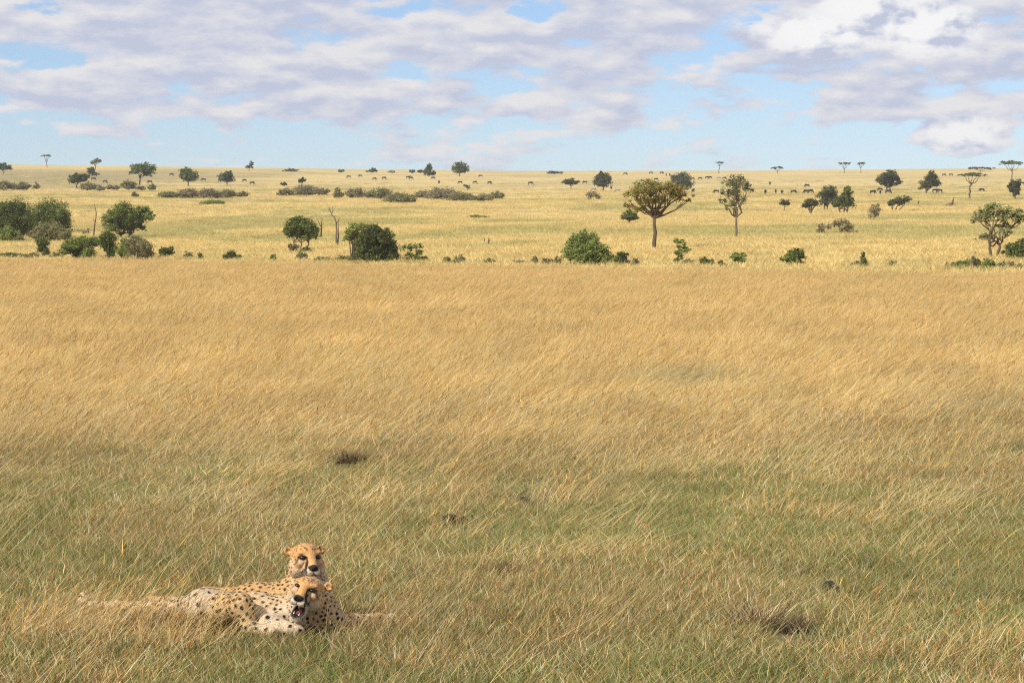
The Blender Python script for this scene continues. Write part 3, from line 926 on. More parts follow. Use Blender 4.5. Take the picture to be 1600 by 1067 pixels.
# the golden plain out to its edge
XS, YS, IS, SS = [], [], [], []
for y0, y1, den, sc0 in ((16, 60, 18, 1.0), (60, 120, 6, 1.35), (120, 390, 2.6, 1.8)):
    x, y = wedge(y0, y1, den, 1.25)
    t = lip_t(x, y)
    k = (t < rng.normal(size=len(x)) * 2.2 - 1.5) & (rng.random(len(x)) < (0.03 + 0.97 * sstep(18, 48, y + 18 * (fbm(x / 1.5 + 5, y / 4) - 0.5))))
    x, y = x[k], y[k]
    XS.append(x); YS.append(y); SS.append(np.full(len(x), sc0) * (0.75 + 0.5 * rng.random(len(x))))
x, y, sc_ = map(np.concatenate, (XS, YS, SS))
protos = [stalks(300 + i, 100, 0.36, 0.14, 0.44, 0.0052, C_GOLD * 2 + C_STRAW, spread=0.38, lean=0.45, heads=0.04, leafy=0.6) for i in range(6)]
protos += [stalks(340 + i, 80, 0.34, 0.12, 0.40, 0.0050, C_STRAW * 2 + C_GOLD, spread=0.55, lean=0.15, heads=0.2, leafy=0.8, bendy=0.5) for i in range(4)]
idx = rng.integers(0, 10, len(x))
hh = (0.62 + 0.75 * fbm(x / 3 + 70, y / 8 + 4)) * (0.8 + 0.4 * rng.random(len(x)))
tn = tint_of(x, y)
patch = 0.9 * sstep(0.62, 0.78, fbm(x / 2.0 + 21, y / 5 + 33))       # scattered lower, greyer grass
tn = tn * (1 - patch[:, None] * np.array((0.30, 0.22, 0.12)))
hh = hh * (1 - 0.35 * patch) * (0.52 + 0.48 * sstep(20, 46, y))
scatter('golden_grass', np.stack([x, y, H(x, y)], -1), idx, rng.normal(size=len(x)) * 0.55,
        np.stack([sc_, sc_, np.minimum(sc_, 1.25) * hh], -1), tn, protos,
        'dense golden grass covering the near plain as far as its edge')

# grass on the far slope
XS, YS = [], []
for y0, y1, den in ((120, 420, 0.75), (420, 1150, 0.16)):
    x, y = wedge(y0, y1, den, 1.2)
    k = (lip_t(x, y) > 3) & (rng.random(len(x)) > 0.97 * sstep(450, 1050, y))
    XS.append(x[k]); YS.append(y[k])
x, y = np.concatenate(XS), np.concatenate(YS)
C_HILL = [(0.76, 0.595, 0.265), (0.80, 0.635, 0.295), (0.74, 0.58, 0.255), (0.70, 0.565, 0.255)]
protos = [stalks(400 + i, 60, 0.9, 0.15, 0.42, 0.028, C_HILL, spread=0.4, lean=0.35, heads=0.0) for i in range(6)]
idx = rng.integers(0, 6, len(x))
sc_ = 0.8 + 0.6 * rng.random(len(x))
tn = tint_of(x, y, 0.85, 1.15)
gg = sstep(0.48, 0.64, fbm(x / 26 + 8, y / 40 + 2))
tn = tn * (1 - gg[:, None] * np.array((0.27, 0.185, 0.22)))
scatter('slope_grass', np.stack([x, y, H(x, y)], -1), idx, rng.random(len(x)) * 6.28, np.stack([sc_ * 1.4, sc_ * 1.4, sc_], -1), tn, protos,
        'pale golden grass on the long slope beyond the hollow')
# ------------------------------------------------------------------ trees, bushes and shrubs
leaf_m = leaf_material('leaves', 0.28)
bark_m, N = mat_new('bark')
at_ = N.node('ShaderNodeAttribute', attribute_name='Col')
pbk = N.node('ShaderNodeBsdfPrincipled')
bn = N.noise(N.vmath('MULTIPLY', N.node('ShaderNodeTexCoord').outputs['Object'], (1, 1, 0.25)), 9, 5, 0.65)
N.l.new(N.mix(bn, N.mix(1.0, at_.outputs['Color'], (0.6, 0.58, 0.56, 1), 'MULTIPLY'), at_.outputs['Color']), pbk.inputs['Base Color'])
pbk.inputs['Roughness'].default_value = 0.9
ob = N.node('ShaderNodeOutputMaterial'); N.l.new(pbk.outputs[0], ob.inputs['Surface'])

PAL = {   # leaf colours
    'dark':   (0.060, 0.064, 0.028), 'deep':  (0.080, 0.094, 0.030), 'green': (0.125, 0.150, 0.042),
    'bright': (0.165, 0.190, 0.055), 'olive': (0.148, 0.138, 0.062), 'brown': (0.158, 0.138, 0.076),
    'yellow': (0.150, 0.142, 0.042), 'grey':   (0.150, 0.150, 0.085), 'pale':  (0.215, 0.210, 0.105), 'orange': (0.24, 0.165, 0.045),
    'ridge':  (0.075, 0.082, 0.046), 'acacia': (0.085, 0.095, 0.046)}
BARK = {'b': (0.135, 0.095, 0.060), 'g': (0.20, 0.160, 0.105), 'd': (0.075, 0.055, 0.038)}

def tube(vs, fs, path, radii, n=6):
    path = [np.array(p, float) for p in path]
    base = len(vs)
    for i, p in enumerate(path):
        d = path[min(i + 1, len(path) - 1)] - path[max(i - 1, 0)]
        d /= np.linalg.norm(d) + 1e-9
        a = np.cross(d, (0.3, 1, 0.1)); a /= np.linalg.norm(a) + 1e-9
        b = np.cross(d, a)
        for k in range(n):
            q = 2 * math.pi * k / n
            vs.append(p + radii[i] * (a * math.cos(q) + b * math.sin(q)))
    for i in range(len(path) - 1):
        for k in range(n):
            s = base + i * n
            fs.append((s + k, s + (k + 1) % n, s + n + (k + 1) % n, s + n + k))
    fs.append(tuple(base + (len(path) - 1) * n + k for k in range(n)))

def limb(vs, fs, a, b, ra, rb, r, wob=0.08, n=6, seg=5, sag=0.0):
    a = np.array(a, float); b = np.array(b, float); L = np.linalg.norm(b - a)
    pts, rr = [], []
    for i in range(seg + 1):
        t = i / seg
        p = a + (b - a) * t
        if 0 < i < seg: p = p + r.normal(size=3) * wob * L * 0.5
        p[2] += sag * L * math.sin(math.pi * t)
        pts.append(p); rr.append(ra + (rb - ra) * t)
    tube(vs, fs, pts, rr, n)
    return pts

def crown(lobes, n, size, r, col, var=0.28, core=True, col2=None, mix2=0.0, fuzz=0.16, flat=0.0):
    """leaf sprays gathered in clumps over the surface of several lobes (centre, radii)"""
    V, C = [], []
    area = np.array([(R[0] * R[1] + R[0] * R[2] + R[1] * R[2]) for c, R in lobes]); area /= area.sum()
    col = np.array(col); col2 = col if col2 is None else np.array(col2)
    for (c, R), w in zip(lobes, area):
        c = np.array(c); R = np.array(R)
        m = max(6, int(n * w)); nc = max(5, m // 26)
        d = r.normal(size=(nc, 3)); d /= np.linalg.norm(d, axis=1)[:, None]
        d[:, 2] = np.where(d[:, 2] < -0.55, -d[:, 2] * 0.5, d[:, 2])
        rad = 0.62 + 0.42 * r.random(nc) ** 0.7
        cc = c + d * rad[:, None] * R
        cb = 1 + var * (r.random(nc) * 2 - 1)
        c2 = r.random(nc) < mix2
        k = r.integers(0, nc, m)
        p = cc[k] + r.normal(size=(m, 3)) * fuzz * R * np.array((1, 1, 1 - 0.5 * flat))
        nrm = r.normal(size=(m, 3)) + d[k] * 0.7; nrm /= np.linalg.norm(nrm, axis=1)[:, None]
        a = np.cross(nrm, r.normal(size=(m, 3))); a /= np.linalg.norm(a, axis=1)[:, None]
        b = np.cross(nrm, a)
        s = size * (0.55 + 0.9 * r.random(m))[:, None]
        q = np.stack([p - a * s, p + b * s * 0.55, p + a * s, p - b * s * 0.55], 1)
        V.append(q.reshape(-1, 3))
        bc = np.where(c2[k][:, None], col2, col) * (cb[k] * (1 + 0.22 * (r.random(m) * 2 - 1)))[:, None]
        C.append(np.repeat(bc, 4, axis=0))
    V = np.concatenate(V); C = np.concatenate(C)
    Fq = np.arange(len(V)).reshape(-1, 4)
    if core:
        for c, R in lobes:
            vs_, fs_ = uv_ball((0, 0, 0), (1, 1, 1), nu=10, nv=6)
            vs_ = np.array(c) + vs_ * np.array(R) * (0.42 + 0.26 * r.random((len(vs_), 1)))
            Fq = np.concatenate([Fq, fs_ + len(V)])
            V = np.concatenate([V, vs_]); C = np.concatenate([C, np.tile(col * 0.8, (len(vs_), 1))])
    return V, Fq, C

NPL = 0
def plant(u, vb, w, vt, kind, leaf, name, label, cat, group=None, lobes=None, density=1.0, bark='b', place=None, depth=None, **kw):
    """u: column of the foot, vb: row of the foot, w: crown width, vt: row of the top - all read off the photograph
    and turned into metres at the spot where that foot meets the ground"""
    global NPL
    NPL += 1
    r = np.random.default_rng(1000 + NPL)
    g = place if place is not None else ground_hit(u, vb)
    t = float(lip_t(g.x, g.y))
    if g.y < 400 and t < 9:                          # rooted in the hollow just behind the edge of the plain
        k = ((166.0 if vb - vt > 22 else 161.0) + 3 * r.random()) / (1 + 1.667 * g.x / g.y)
        g = Vector((g.x / g.y * k, k, 0)); g.z = float(H(g.x, g.y))
    m = g.y / F_PX                                  # metres per photo pixel there
    Hh = (vb - vt) * m; Wd = w * m
    if place is not None or True:
        # height measured from the real foot
        top = at(u, vt, g.y).z
        Hh = max(top - g.z, 0.25)
    root = empty(name, g)
    tv, tf = [], []
    LB = []
    core = kw.get('core', True)
    if lobes:                                        # lobes given in pixels: (u, v, half width, half height)
        for (lu, lv, lw, lh) in lobes:
            p = at(lu, lv, g.y) - g
            LB.append(((p.x, r.normal() * 0.12 * Wd, p.z), (lw * m, 0.8 * (lw + lh) * 0.5 * m + 0.1 * lw * m, lh * m)))
        if kind != 'acacia':
            gr = kw.get('grow', 1.14 if core else 1.06)
            base_ = [(np.array(c), np.array(R) * gr) for c, R in LB]
            LB = list(base_)
            for i in range(len(base_) if core else 0):
                for j in range(i):
                    (c1, R1), (c2, R2) = base_[i], base_[j]
                    dd = np.linalg.norm((c1 - c2) / (R1 + R2))
                    if 0.62 < dd < 1.15: LB.append(((c1 + c2) / 2 + r.normal(size=3) * 0.05 * Wd, (R1 + R2) * 0.40))
    px = 1.0 * m
    size = max(1.12 * px, 0.07)
    col = tuple(1.75 * q for q in PAL[leaf])
    bc = BARK[bark]
    col2, mix2 = kw.get('col2'), kw.get('mix2', 0.0)
    if col2: col2 = tuple(1.75 * q for q in PAL[col2])
    tr = max(kw.get('trunk', 0.035) * Hh, 0.55 * px)
    flat = 0.0
    if kind == 'bush':
        if not LB:
            k = kw.get('n', 4)
            for i in range(k):
                a = (i + 0.5) / k * 2 - 1
                hz = Hh * (0.42 + 0.14 * r.random()) * (1 - 0.35 * abs(a))
                LB.append(((a * Wd * 0.30 + r.normal() * 0.03 * Wd, r.normal() * 0.10 * Wd, hz * 0.95), (Wd * (0.5 - 0.26 * (k > 1)) * (0.9 + 0.3 * r.random()), Wd * 0.26, hz)))
        for c, R in LB[:8]:
            limb(tv, tf, (c[0] * 0.05, c[1] * 0.05, -0.05), (c[0], c[1], c[2]), tr * 0.7, tr * 0.25, r, 0.1, 5, 3)
    elif kind == 'tree':
        th = kw.get('fork', 0.30) * Hh
        if not LB:
            k = kw.get('n', 5)
            for i in range(k):
                a = (i + 0.5) / k * 2 - 1
                zz = th + (Hh - th) * (0.52 + 0.10 * r.normal()) + (Hh - th) * 0.16 * (1 - a * a)
                LB.append(((a * Wd * 0.28, r.normal() * 0.14 * Wd, zz), (Wd * 0.25, Wd * 0.25, (Hh - th) * 0.38 * (1 - 0.3 * abs(a)))))
        nst = kw.get('stems', 1)
        for s_ in range(nst):
            off = (s_ - (nst - 1) / 2) * Wd * 0.10
            f = np.array((off * 2.0 + r.normal() * 0.02 * Hh, 0, th))
            limb(tv, tf, (off, 0, -0.1), f, tr * 1.25, tr * 0.8, r, 0.05, 8, 5)
            for c, R in LB[s_:14:nst]:
                e = np.array(c) + np.array((0, 0, 0.1 * R[2]))
                pts = limb(tv, tf, f, e, tr * 0.62, tr * 0.22, r, 0.12, 6, 5)
                for _ in range(3):
                    dd = r.normal(size=3); dd[2] = abs(dd[2]) * 0.7; dd /= np.linalg.norm(dd)
                    limb(tv, tf, pts[3], np.array(c) + dd * np.array(R) * 0.85, tr * 0.25, tr * 0.08, r, 0.12, 4, 3)
    elif kind == 'acacia':
        th = kw.get('fork', 0.55) * Hh
        lean = kw.get('lean', 0.0) * Wd
        ch = kw.get('thick', 0.13) * Hh
        if not LB:
            for i in range(5):
                a = (i + 0.5) / 5 * 2 - 1
                LB.append(((lean + a * Wd * 0.37, r.normal() * 0.16 * Wd, Hh - ch * (1.0 + 0.35 * a * a)), (Wd * 0.20, Wd * 0.24, ch * 0.9)))
        f = np.array((lean * 0.6, 0, th))
        limb(tv, tf, (0, 0, -0.1), f, tr, tr * 0.7, r, 0.07, 7, 6)
        for c, R in LB:
            limb(tv, tf, f, np.array(c) - np.array((0, 0, 0.3 * R[2])), tr * 0.55, tr * 0.2, r, 0.10, 5, 5, -0.06)
        flat = 1.0; core = False
    cnt = sum((R[0] * R[2]) for c, R in LB)
    nleaf = int(np.clip(cnt / (size * size) * 9.5 * density, 150, 13000))
    if kind != 'acacia' and not core: nleaf = int(nleaf * 0.8)
    V, Fq, C = crown(LB, nleaf, size, r, col, kw.get('var', 0.30), core, col2, mix2, kw.get('fuzz', 0.17), flat)
    part = 'crown' if kind != 'bush' else 'foliage'
    mesh_obj(part, V, Fq, leaf_m, root, C)
    mesh_obj('trunk' if kind != 'bush' else 'stems', np.array(tv), [tuple(f) for f in tf], bark_m, root, np.tile(np.array(bc), (len(tv), 1)), smooth=True)
    tag(root, label, cat, group)
    return root

def dead_tree(u, vb, paths, label, rad=0.09, name='dead_tree', bark='b'):
    """bare trunk and limbs; paths in photo pixels [(u, v), ...] from thick to thin"""
    global NPL
    NPL += 1
    r = np.random.default_rng(1000 + NPL)
    g = ground_hit(u, vb)
    root = empty(name, g)
    for i, (pth, k) in enumerate(paths):
        vs_, fs_ = [], []
        pts = []
        for j, (a, b) in enumerate(pth):
            p = at(a, b, g.y) - g
            pts.append(np.array((p.x, (r.normal() * 0.12 if i else 0.0), p.z - (0.1 if (i == 0 and j == 0) else 0))))
        n = len(pts)
        tube(vs_, fs_, pts, [rad * k * (1 - 0.75 * j / max(1, n - 1)) for j in range(n)], 7)
        mesh_obj('trunk' if i == 0 else 'branch', np.array(vs_), [tuple(f) for f in fs_], bark_m, root, np.tile(np.array(BARK[bark]), (len(vs_), 1)), smooth=True)
    tag(root, label, 'dead tree')
    return root

G_EDGE = 'shrubs along the edge of the near plain'
G_MID = 'scattered trees on the far slope'
G_RIDGE = 'trees and bushes on the ridge line'
G_THICK = 'brown thicket bushes on the far slope'

# --- the ridge line and upper slope, left to right
T = 'tree'; Bu = 'bush'; Ac = 'acacia'
plant(5, 273, 26, 255, T, 'ridge', 'round_tree', 'dark round tree at the left edge of the picture just below the ridge', 'tree', G_RIDGE, fork=0.1)
plant(73, 262, 17, 241, Ac, 'acacia', 'acacia_tree', 'small V-branched flat-topped acacia alone on the left ridge line', 'tree', G_RIDGE, fork=0.42, bark='g', thick=0.10)
plant(149, 265, 23, 249, T, 'grey', 'ridge_tree', 'grey-green round-crowned tree on the skyline above a dark tree', 'tree', G_RIDGE, fork=0.35)
plant(143, 277, 20, 261, T, 'ridge', 'ridge_tree', 'dark two-lobed tree right below the grey-green skyline tree', 'tree', G_MID, fork=0.12, lobes=[(141, 266, 5, 5), (148, 272, 7, 4)])
plant(120, 295, 33, 271, T, 'dark', 'round_tree', 'very dark two-humped tree beside the left brush line', 'tree', G_MID, fork=0.25, lobes=[(115, 282, 8, 7), (122, 279, 7, 7), (132, 279, 8, 7)])
plant(218, 290, 36, 254, T, 'deep', 'umbrella_tree', 'dark wide-crowned tree leaning on a slim trunk above the left brush line', 'tree', G_MID, lobes=[(222, 262, 14, 7), (213, 268, 9, 6), (232, 266, 9, 8), (228, 272, 8, 5)])
plant(294, 291, 27, 263, T, 'deep', 'round_tree', 'round dark tree above the left half of the brown thicket', 'tree', G_MID, lobes=[(292, 269, 9, 6), (288, 276, 6, 7), (301, 276, 8, 9), (294, 281, 8, 5)])
plant(355, 289, 26, 266, T, 'ridge', 'round_tree', 'dark low-branched tree with one tall shoot above the right end of the brown thicket', 'tree', G_MID, fork=0.15, lobes=[(348, 279, 7, 7), (358, 272, 5, 6), (359, 280, 7, 6)])
plant(389, 268, 14, 252, T, 'ridge', 'ridge_tree', 'tiny crooked tree with a bent top on the skyline', 'tree', G_RIDGE, fork=0.25, lobes=[(389, 261, 5, 3), (393, 256, 2.5, 4)])
for (u, vb, w, vt, lab) in (
    (455, 268.5, 26, 263, 'low bush strip on the skyline right of the tiny crooked tree'),
    (533, 269.5, 14, 265, 'single flat bush bump on the skyline left of the taller bush pair'),
    (582, 270, 19, 261.5, 'tallest of the skyline bushes, left of the column-shaped tree'),
    (613, 270.5, 16, 266, 'faint thin bush on the skyline just right of the tallest bush'),
    (645, 271, 11, 264, 'small round skyline bush a little left of the column-shaped tree'),
    (657, 271, 12, 264.5, 'small skyline bush touching the column-shaped tree on its left'),
    (866, 272, 32, 267, 'long low dark bush on the skyline in mid picture')):
    plant(u, vb, w, vt, Bu, 'ridge' if u != 613 else 'grey', 'ridge_bush', lab, 'bush', G_RIDGE, n=4 if w > 20 else 3, place=None)
plant(670, 276, 19, 257, T, 'dark', 'column_tree', 'dark column-shaped tree with a low side lobe near the skyline', 'tree', G_MID, fork=0.08, lobes=[(669.5, 263, 5, 7), (669, 270, 6, 5), (679, 271, 4, 3.5)])
plant(718, 276, 25, 253, T, 'deep', 'round_tree', 'round tree with spiky crown breaking the skyline in mid picture', 'tree', G_MID, lobes=[(719, 259, 8, 6), (713, 265, 6, 6), (726, 265, 6, 6), (719, 268, 8, 4)])
plant(892, 296, 24, 278, T, 'dark', 'umbrella_tree', 'little umbrella-shaped tree with short trunk left of a round tree', 'tree', G_MID, fork=0.25, lobes=[(892, 283, 8, 4), (885, 286, 6, 3.5), (899, 286, 6, 3.5), (892, 287, 8, 3)])
plant(942, 298, 27, 269, T, 'dark', 'round_tree', 'dense dark egg-shaped tree with short trunk below the middle skyline', 'tree', G_MID, fork=0.12, lobes=[(942, 274, 7, 6), (937, 283, 8, 8), (948, 283, 8, 8), (942, 288, 12, 5)])
plant(1067, 302, 31, 270, T, 'ridge', 'round_tree', 'dark grey-green round tree half hidden by the big orange-tinged tree', 'tree', G_MID, fork=0.1, lobes=[(1065, 279, 12, 8), (1058, 286, 9, 8), (1074, 286, 9, 9), (1068, 292, 10, 6)])
plant(1123, 271.5, 13, 252.5, Ac, 'acacia', 'acacia_tree', 'slender wavy-trunked little acacia on the skyline right of centre', 'tree', G_RIDGE, fork=0.6, bark='g', thick=0.08, lean=0.15)
plant(1215, 271.5, 20, 260, Ac, 'ridge', 'acacia_tree', 'short flat acacia on the skyline, lowest of the lone ones', 'tree', G_RIDGE, fork=0.35, thick=0.2)
plant(1319.5, 271, 23, 253.5, Ac, 'acacia', 'acacia_tree', 'left and wider acacia of the pair on the right skyline', 'tree', G_RIDGE, fork=0.38, bark='g', thick=0.13)
plant(1345, 271, 15, 253.5, Ac, 'acacia', 'acacia_tree', 'right and narrower acacia of the pair on the right skyline', 'tree', G_RIDGE, fork=0.45, bark='g', thick=0.14)
plant(1532, 269, 48, 260.5, Ac, 'ridge', 'acacia_tree', 'dark spreading flat acacia crown just above the skyline behind another acacia', 'tree', G_RIDGE, fork=0.3, thick=0.30)
plant(1514, 310, 43, 269, Ac, 'acacia', 'acacia_tree', 'umbrella acacia with forked trunk standing on the slope at right', 'tree', G_MID, fork=0.5, lean=0.12, thick=0.10, trunk=0.04)
plant(1581, 285, 42, 250.5, Ac, 'acacia', 'acacia_tree', 'tall umbrella acacia at the right edge rising above the skyline', 'tree', G_RIDGE, fork=0.48, thick=0.12, trunk=0.035, bark='g')
plant(1587, 312, 26, 279, T, 'dark', 'round_tree', 'ragged dark tree under the tall acacia at the right edge', 'tree', G_MID, fork=0.12, lobes=[(1587, 287, 8, 6), (1580, 294, 6, 6), (1590, 298, 6, 7), (1586, 303, 6, 5)])
plant(1388, 297, 39, 266.5, T, 'dark', 'round_tree', 'dark bushy tree with two splayed trunks below the right skyline', 'tree', G_MID, stems=2, fork=0.12, lobes=[(1388, 273, 10, 6), (1380, 281, 9, 7), (1395, 280, 9, 8), (1404, 286, 7, 4), (1387, 287, 10, 5)])
plant(1448, 303, 35, 268, T, 'dark', 'pear_shaped_tree', 'dark pear-shaped tree with a pointed top between two right-hand trees', 'tree', G_MID, fork=0.1, lobes=[(1455, 274, 6, 6), (1456, 282, 9, 8), (1446, 290, 10, 7), (1463, 288, 7, 6)])

# --- mid slope, right half
plant(1226, 330, 17, 312, T, 'dark', 'small_tree', 'smallest lone dark tree, left of the trio on the right slope', 'tree', G_MID, fork=0.3, lobes=[(1226, 318, 7, 5), (1231, 319, 4, 3)])
plant(1267, 336, 27, 310, T, 'dark', 'round_tree', 'squat dark tree at the left front of the trio on the right slope', 'tree', G_MID, fork=0.25, trunk=0.09, lobes=[(1266, 318, 9, 7), (1274, 318, 7, 6), (1260, 322, 6, 5)])
plant(1290, 329, 30, 289.5, T, 'ridge', 'round_tree', 'tallest tree of the trio, greyish and standing at the back', 'tree', G_MID, stems=2, fork=0.15, lobes=[(1296, 297, 9, 7), (1287, 305, 9, 8), (1299, 306, 8, 8), (1291, 315, 10, 6)])
plant(1318, 334, 37, 292.5, T, 'deep', 'round_tree', 'dark tree with lighter top knot at the right of the trio', 'tree', G_MID, stems=3, fork=0.15, col2='green', mix2=0.15, lobes=[(1325, 297, 7, 5), (1321, 307, 9, 6), (1312, 317, 10, 8), (1327, 317, 9, 9), (1305, 321, 5, 5)])
plant(1400, 330, 37, 308, T, 'dark', 'spreading_tree', 'low dark double-crowned tree right of the trio', 'tree', G_MID, stems=3, fork=0.2, trunk=0.05, lobes=[(1394, 318, 7, 6), (1408, 316, 9, 7), (1416, 312, 7, 5)])
plant(1366, 347, 18, 321, Bu, 'brown', 'bare_bush', 'thin leafless brown bush standing alone below the double-crowned tree', 'bush', None, core=False, grow=1.25, density=1.1, lobes=[(1367, 328, 8, 7), (1365, 337, 6, 8)])
plant(1287, 369, 22, 350, Bu, 'brown', 'bare_bush', 'left, thinner of two leafless brown bushes on the right slope', 'bush', None, core=False, grow=1.3, density=1.1, lobes=[(1288, 356, 8, 6), (1283, 363, 6, 6)])
plant(1317, 368, 30, 345, Bu, 'brown', 'bare_bush', 'right, fuller of two leafless brown bushes on the right slope', 'bush', None, core=False, grow=1.3, density=1.2, lobes=[(1316, 353, 11, 7), (1322, 361, 9, 6), (1310, 350, 7, 5)])
plant(1338, 369, 12, 358, Bu, 'olive', 'low_shrub', 'small shrub at the right foot of the fuller brown bush', 'bush', None, n=3)
plant(927, 314, 21, 301, Bu, 'brown', 'round_bush', 'small round brown bush below the egg-shaped tree', 'bush', None, core=False, grow=1.1, density=1.6, lobes=[(927, 307.5, 10, 6.5)])
plant(984, 352, 29, 327, T, 'deep', 'umbrella_tree', 'small dome-crowned tree left of the big orange-tinged trunk', 'tree', G_MID, fork=0.2, lobes=[(984, 334, 9, 6), (977, 340, 7, 4), (991, 340, 7, 4), (984, 341, 9, 4)])
plant(1083, 309, 7, 302, Bu, 'brown', 'low_shrub', 'tiny brown shrub right of the orange-tinged tree crown', 'bush', None, n=2)
# the two tall trees
plant(1022.5, 393.5, 106, 280, T, 'yellow', 'tall_savanna_tree', 'tallest tree, orange-tinged spreading crown on a long straight bare trunk', 'tree', None,
      fork=0.46, trunk=0.026, core=False, col2='orange', mix2=0.24, density=1.25, var=0.4, fuzz=0.2,
      lobes=[(1012, 290, 18, 9), (1000, 300, 15, 10), (1022, 301, 20, 12), (1044, 297, 17, 11), (1060, 297, 14, 9), (987, 306, 12, 9), (1009, 315, 14, 8),
             (1030, 315, 13, 7), (1052, 310, 12, 8), (982, 320, 7, 7), (1075, 315, 6, 4), (1022, 334, 10, 6), (1002, 327, 9, 6), (1066, 307, 8, 6)])
plant(1148, 375, 57, 272, T, 'grey', 'tall_savanna_tree', 'tall slim tree with thin grey-green crown right of the orange-tinged tree', 'tree', None,
      fork=0.34, trunk=0.019, core=False, col2='deep', mix2=0.35, density=0.95, var=0.4, fuzz=0.2, bark='g',
      lobes=[(1149, 281, 12, 7), (1140, 290, 13, 8), (1157, 289, 13, 8), (1168, 298, 9, 6), (1147, 302, 12, 8), (1155, 314, 9, 8), (1145, 321, 8, 6), (1128, 318, 8, 6), (1134, 303, 7, 7)])
plant(1553, 404, 84, 318, T, 'pale', 'forked_tree', 'grey-leaved tree with two forked trunks near the right edge', 'tree', None, stems=2, grow=1.22,
      fork=0.24, trunk=0.026, core=False, col2='green', mix2=0.28, density=1.5, var=0.35, fuzz=0.18,
      lobes=[(1551, 327, 15, 8), (1537, 338, 15, 9), (1560, 340, 15, 9), (1526, 345, 8, 6), (1577, 338, 11, 9), (1592, 338, 12, 8), (1573, 352, 9, 6), (1568, 364, 9, 7), (1598, 343, 9, 7)])
plant(1541, 380, 24, 362, Bu, 'olive', 'round_bush', 'olive bush showing behind the trunks of the forked grey-leaved tree', 'bush', None, n=3)
plant(1524, 380, 8, 372, Bu, 'green', 'low_shrub', 'tiny green shrub left of the olive bush behind the forked tree', 'bush', None, n=2)
plant(1590, 408, 50, 377, Bu, 'deep', 'leafy_bush', 'dense dark green bush cut by the right edge under the forked tree', 'bush', G_EDGE, lobes=[(1586, 390, 13, 9), (1577, 396, 10, 9), (1598, 387, 12, 10), (1592, 400, 14, 8)])

# --- thickets on the far slope
for i, (u, vb, w, vt, leaf, lab) in enumerate((
    (6, 298, 40, 281, 'olive', 'olive thicket bush at the left edge below the ridge'),
    (36, 298, 24, 285, 'olive', 'second olive thicket bush from the left edge'),
    (57, 296, 12, 286, 'brown', 'narrow brown bush between the olive thicket and the dark two-humped tree'),
    (138, 298, 30, 285, 'olive', 'olive bush at the foot of the dark two-humped tree'),
    (157, 299, 14, 288, 'grey', 'small grey bush right of the two-humped tree'),
    (176, 298, 22, 287, 'olive', 'low olive bush left of the fullest bush in the left brush line'),
    (200, 298, 24, 281, 'olive', 'fullest rounded bush of the left brush line, left of the slim trunk'),
    (222, 298, 15, 288, 'olive', 'olive bush at the foot of the slim leaning trunk'),
    (238, 298, 15, 288, 'deep', 'darker last bush at the right end of the left brush line'),
    (210, 309, 15, 300, 'brown', 'lone little brown bush in front of the left brush line'),
    (266, 310, 32, 298, 'olive', 'leftmost bush of the long brown thicket on the left slope'),
    (297, 310, 32, 292, 'brown', 'second, taller bush of the long brown thicket on the left slope'),
    (327, 311, 36, 293, 'brown', 'widest middle bush of the long brown thicket on the left slope'),
    (355, 310, 30, 295, 'olive', 'fourth bush of the long brown thicket on the left slope'),
    (377, 309, 24, 297, 'brown', 'rightmost bush of the long brown thicket on the left slope'),
    (333, 321, 34, 311, 'green', 'low green shrub below the long brown thicket'),
    (446, 307, 24, 294, 'olive', 'leftmost bush of the middle thicket'),
    (478, 307, 42, 288, 'brown', 'tall brown mound of the middle thicket, at its left'),
    (505, 306, 18, 293, 'olive', 'bush at the right foot of the tall brown mound'),
    (528, 311, 19, 295, 'olive', 'narrow bush after the gap in the middle thicket'),
    (556, 310, 30, 293, 'brown', 'brown bush right of the narrow one in the middle thicket'),
    (575, 310, 10, 302, 'olive', 'smallest bush of the middle thicket'),
    (592, 311, 34, 293, 'olive', 'bush with two humps near the centre of the middle thicket'),
    (622, 318, 42, 299, 'olive', 'bush bulging forward lowest in the middle thicket'),
    (642, 318, 18, 304, 'olive', 'bush touching the forward bulge of the middle thicket on its right'),
    (668, 311, 40, 296, 'brown', 'bush behind and right of the forward bulge of the middle thicket'),
    (692, 313, 44, 292, 'brown', 'highest bush of the right half of the middle thicket'),
    (724, 315, 40, 301, 'olive', 'long bush third from the right end of the middle thicket'),
    (752, 315, 34, 302, 'olive', 'second bush from the right end of the middle thicket'),
    (776, 311, 26, 299, 'olive', 'rightmost bush of the middle thicket'))):
    plant(u, vb, w * 1.22, vt, Bu, leaf, 'thicket_bush', lab, 'bush', G_THICK, n=3 if w < 30 else 4, fuzz=0.2, density=1.0)
plant(472, 291, 16, 279, T, 'dark', 'small_tree', 'small dark tree right above the tall brown mound', 'tree', G_MID, fork=0.1, n=3)
plant(444, 291, 17, 283, Bu, 'dark', 'low_bush', 'low dark bush left of the small tree above the brown mound', 'bush', None, n=2)
plant(730, 298, 13, 288, T, 'deep', 'small_tree', 'small dark-green tree poking above the right half of the middle thicket', 'tree', G_MID, fork=0.1, n=3)
plant(748, 343, 40, 335, Bu, 'green', 'herb_patch', 'low spreading green herbs alone on the open slope', 'bush', None, n=4)

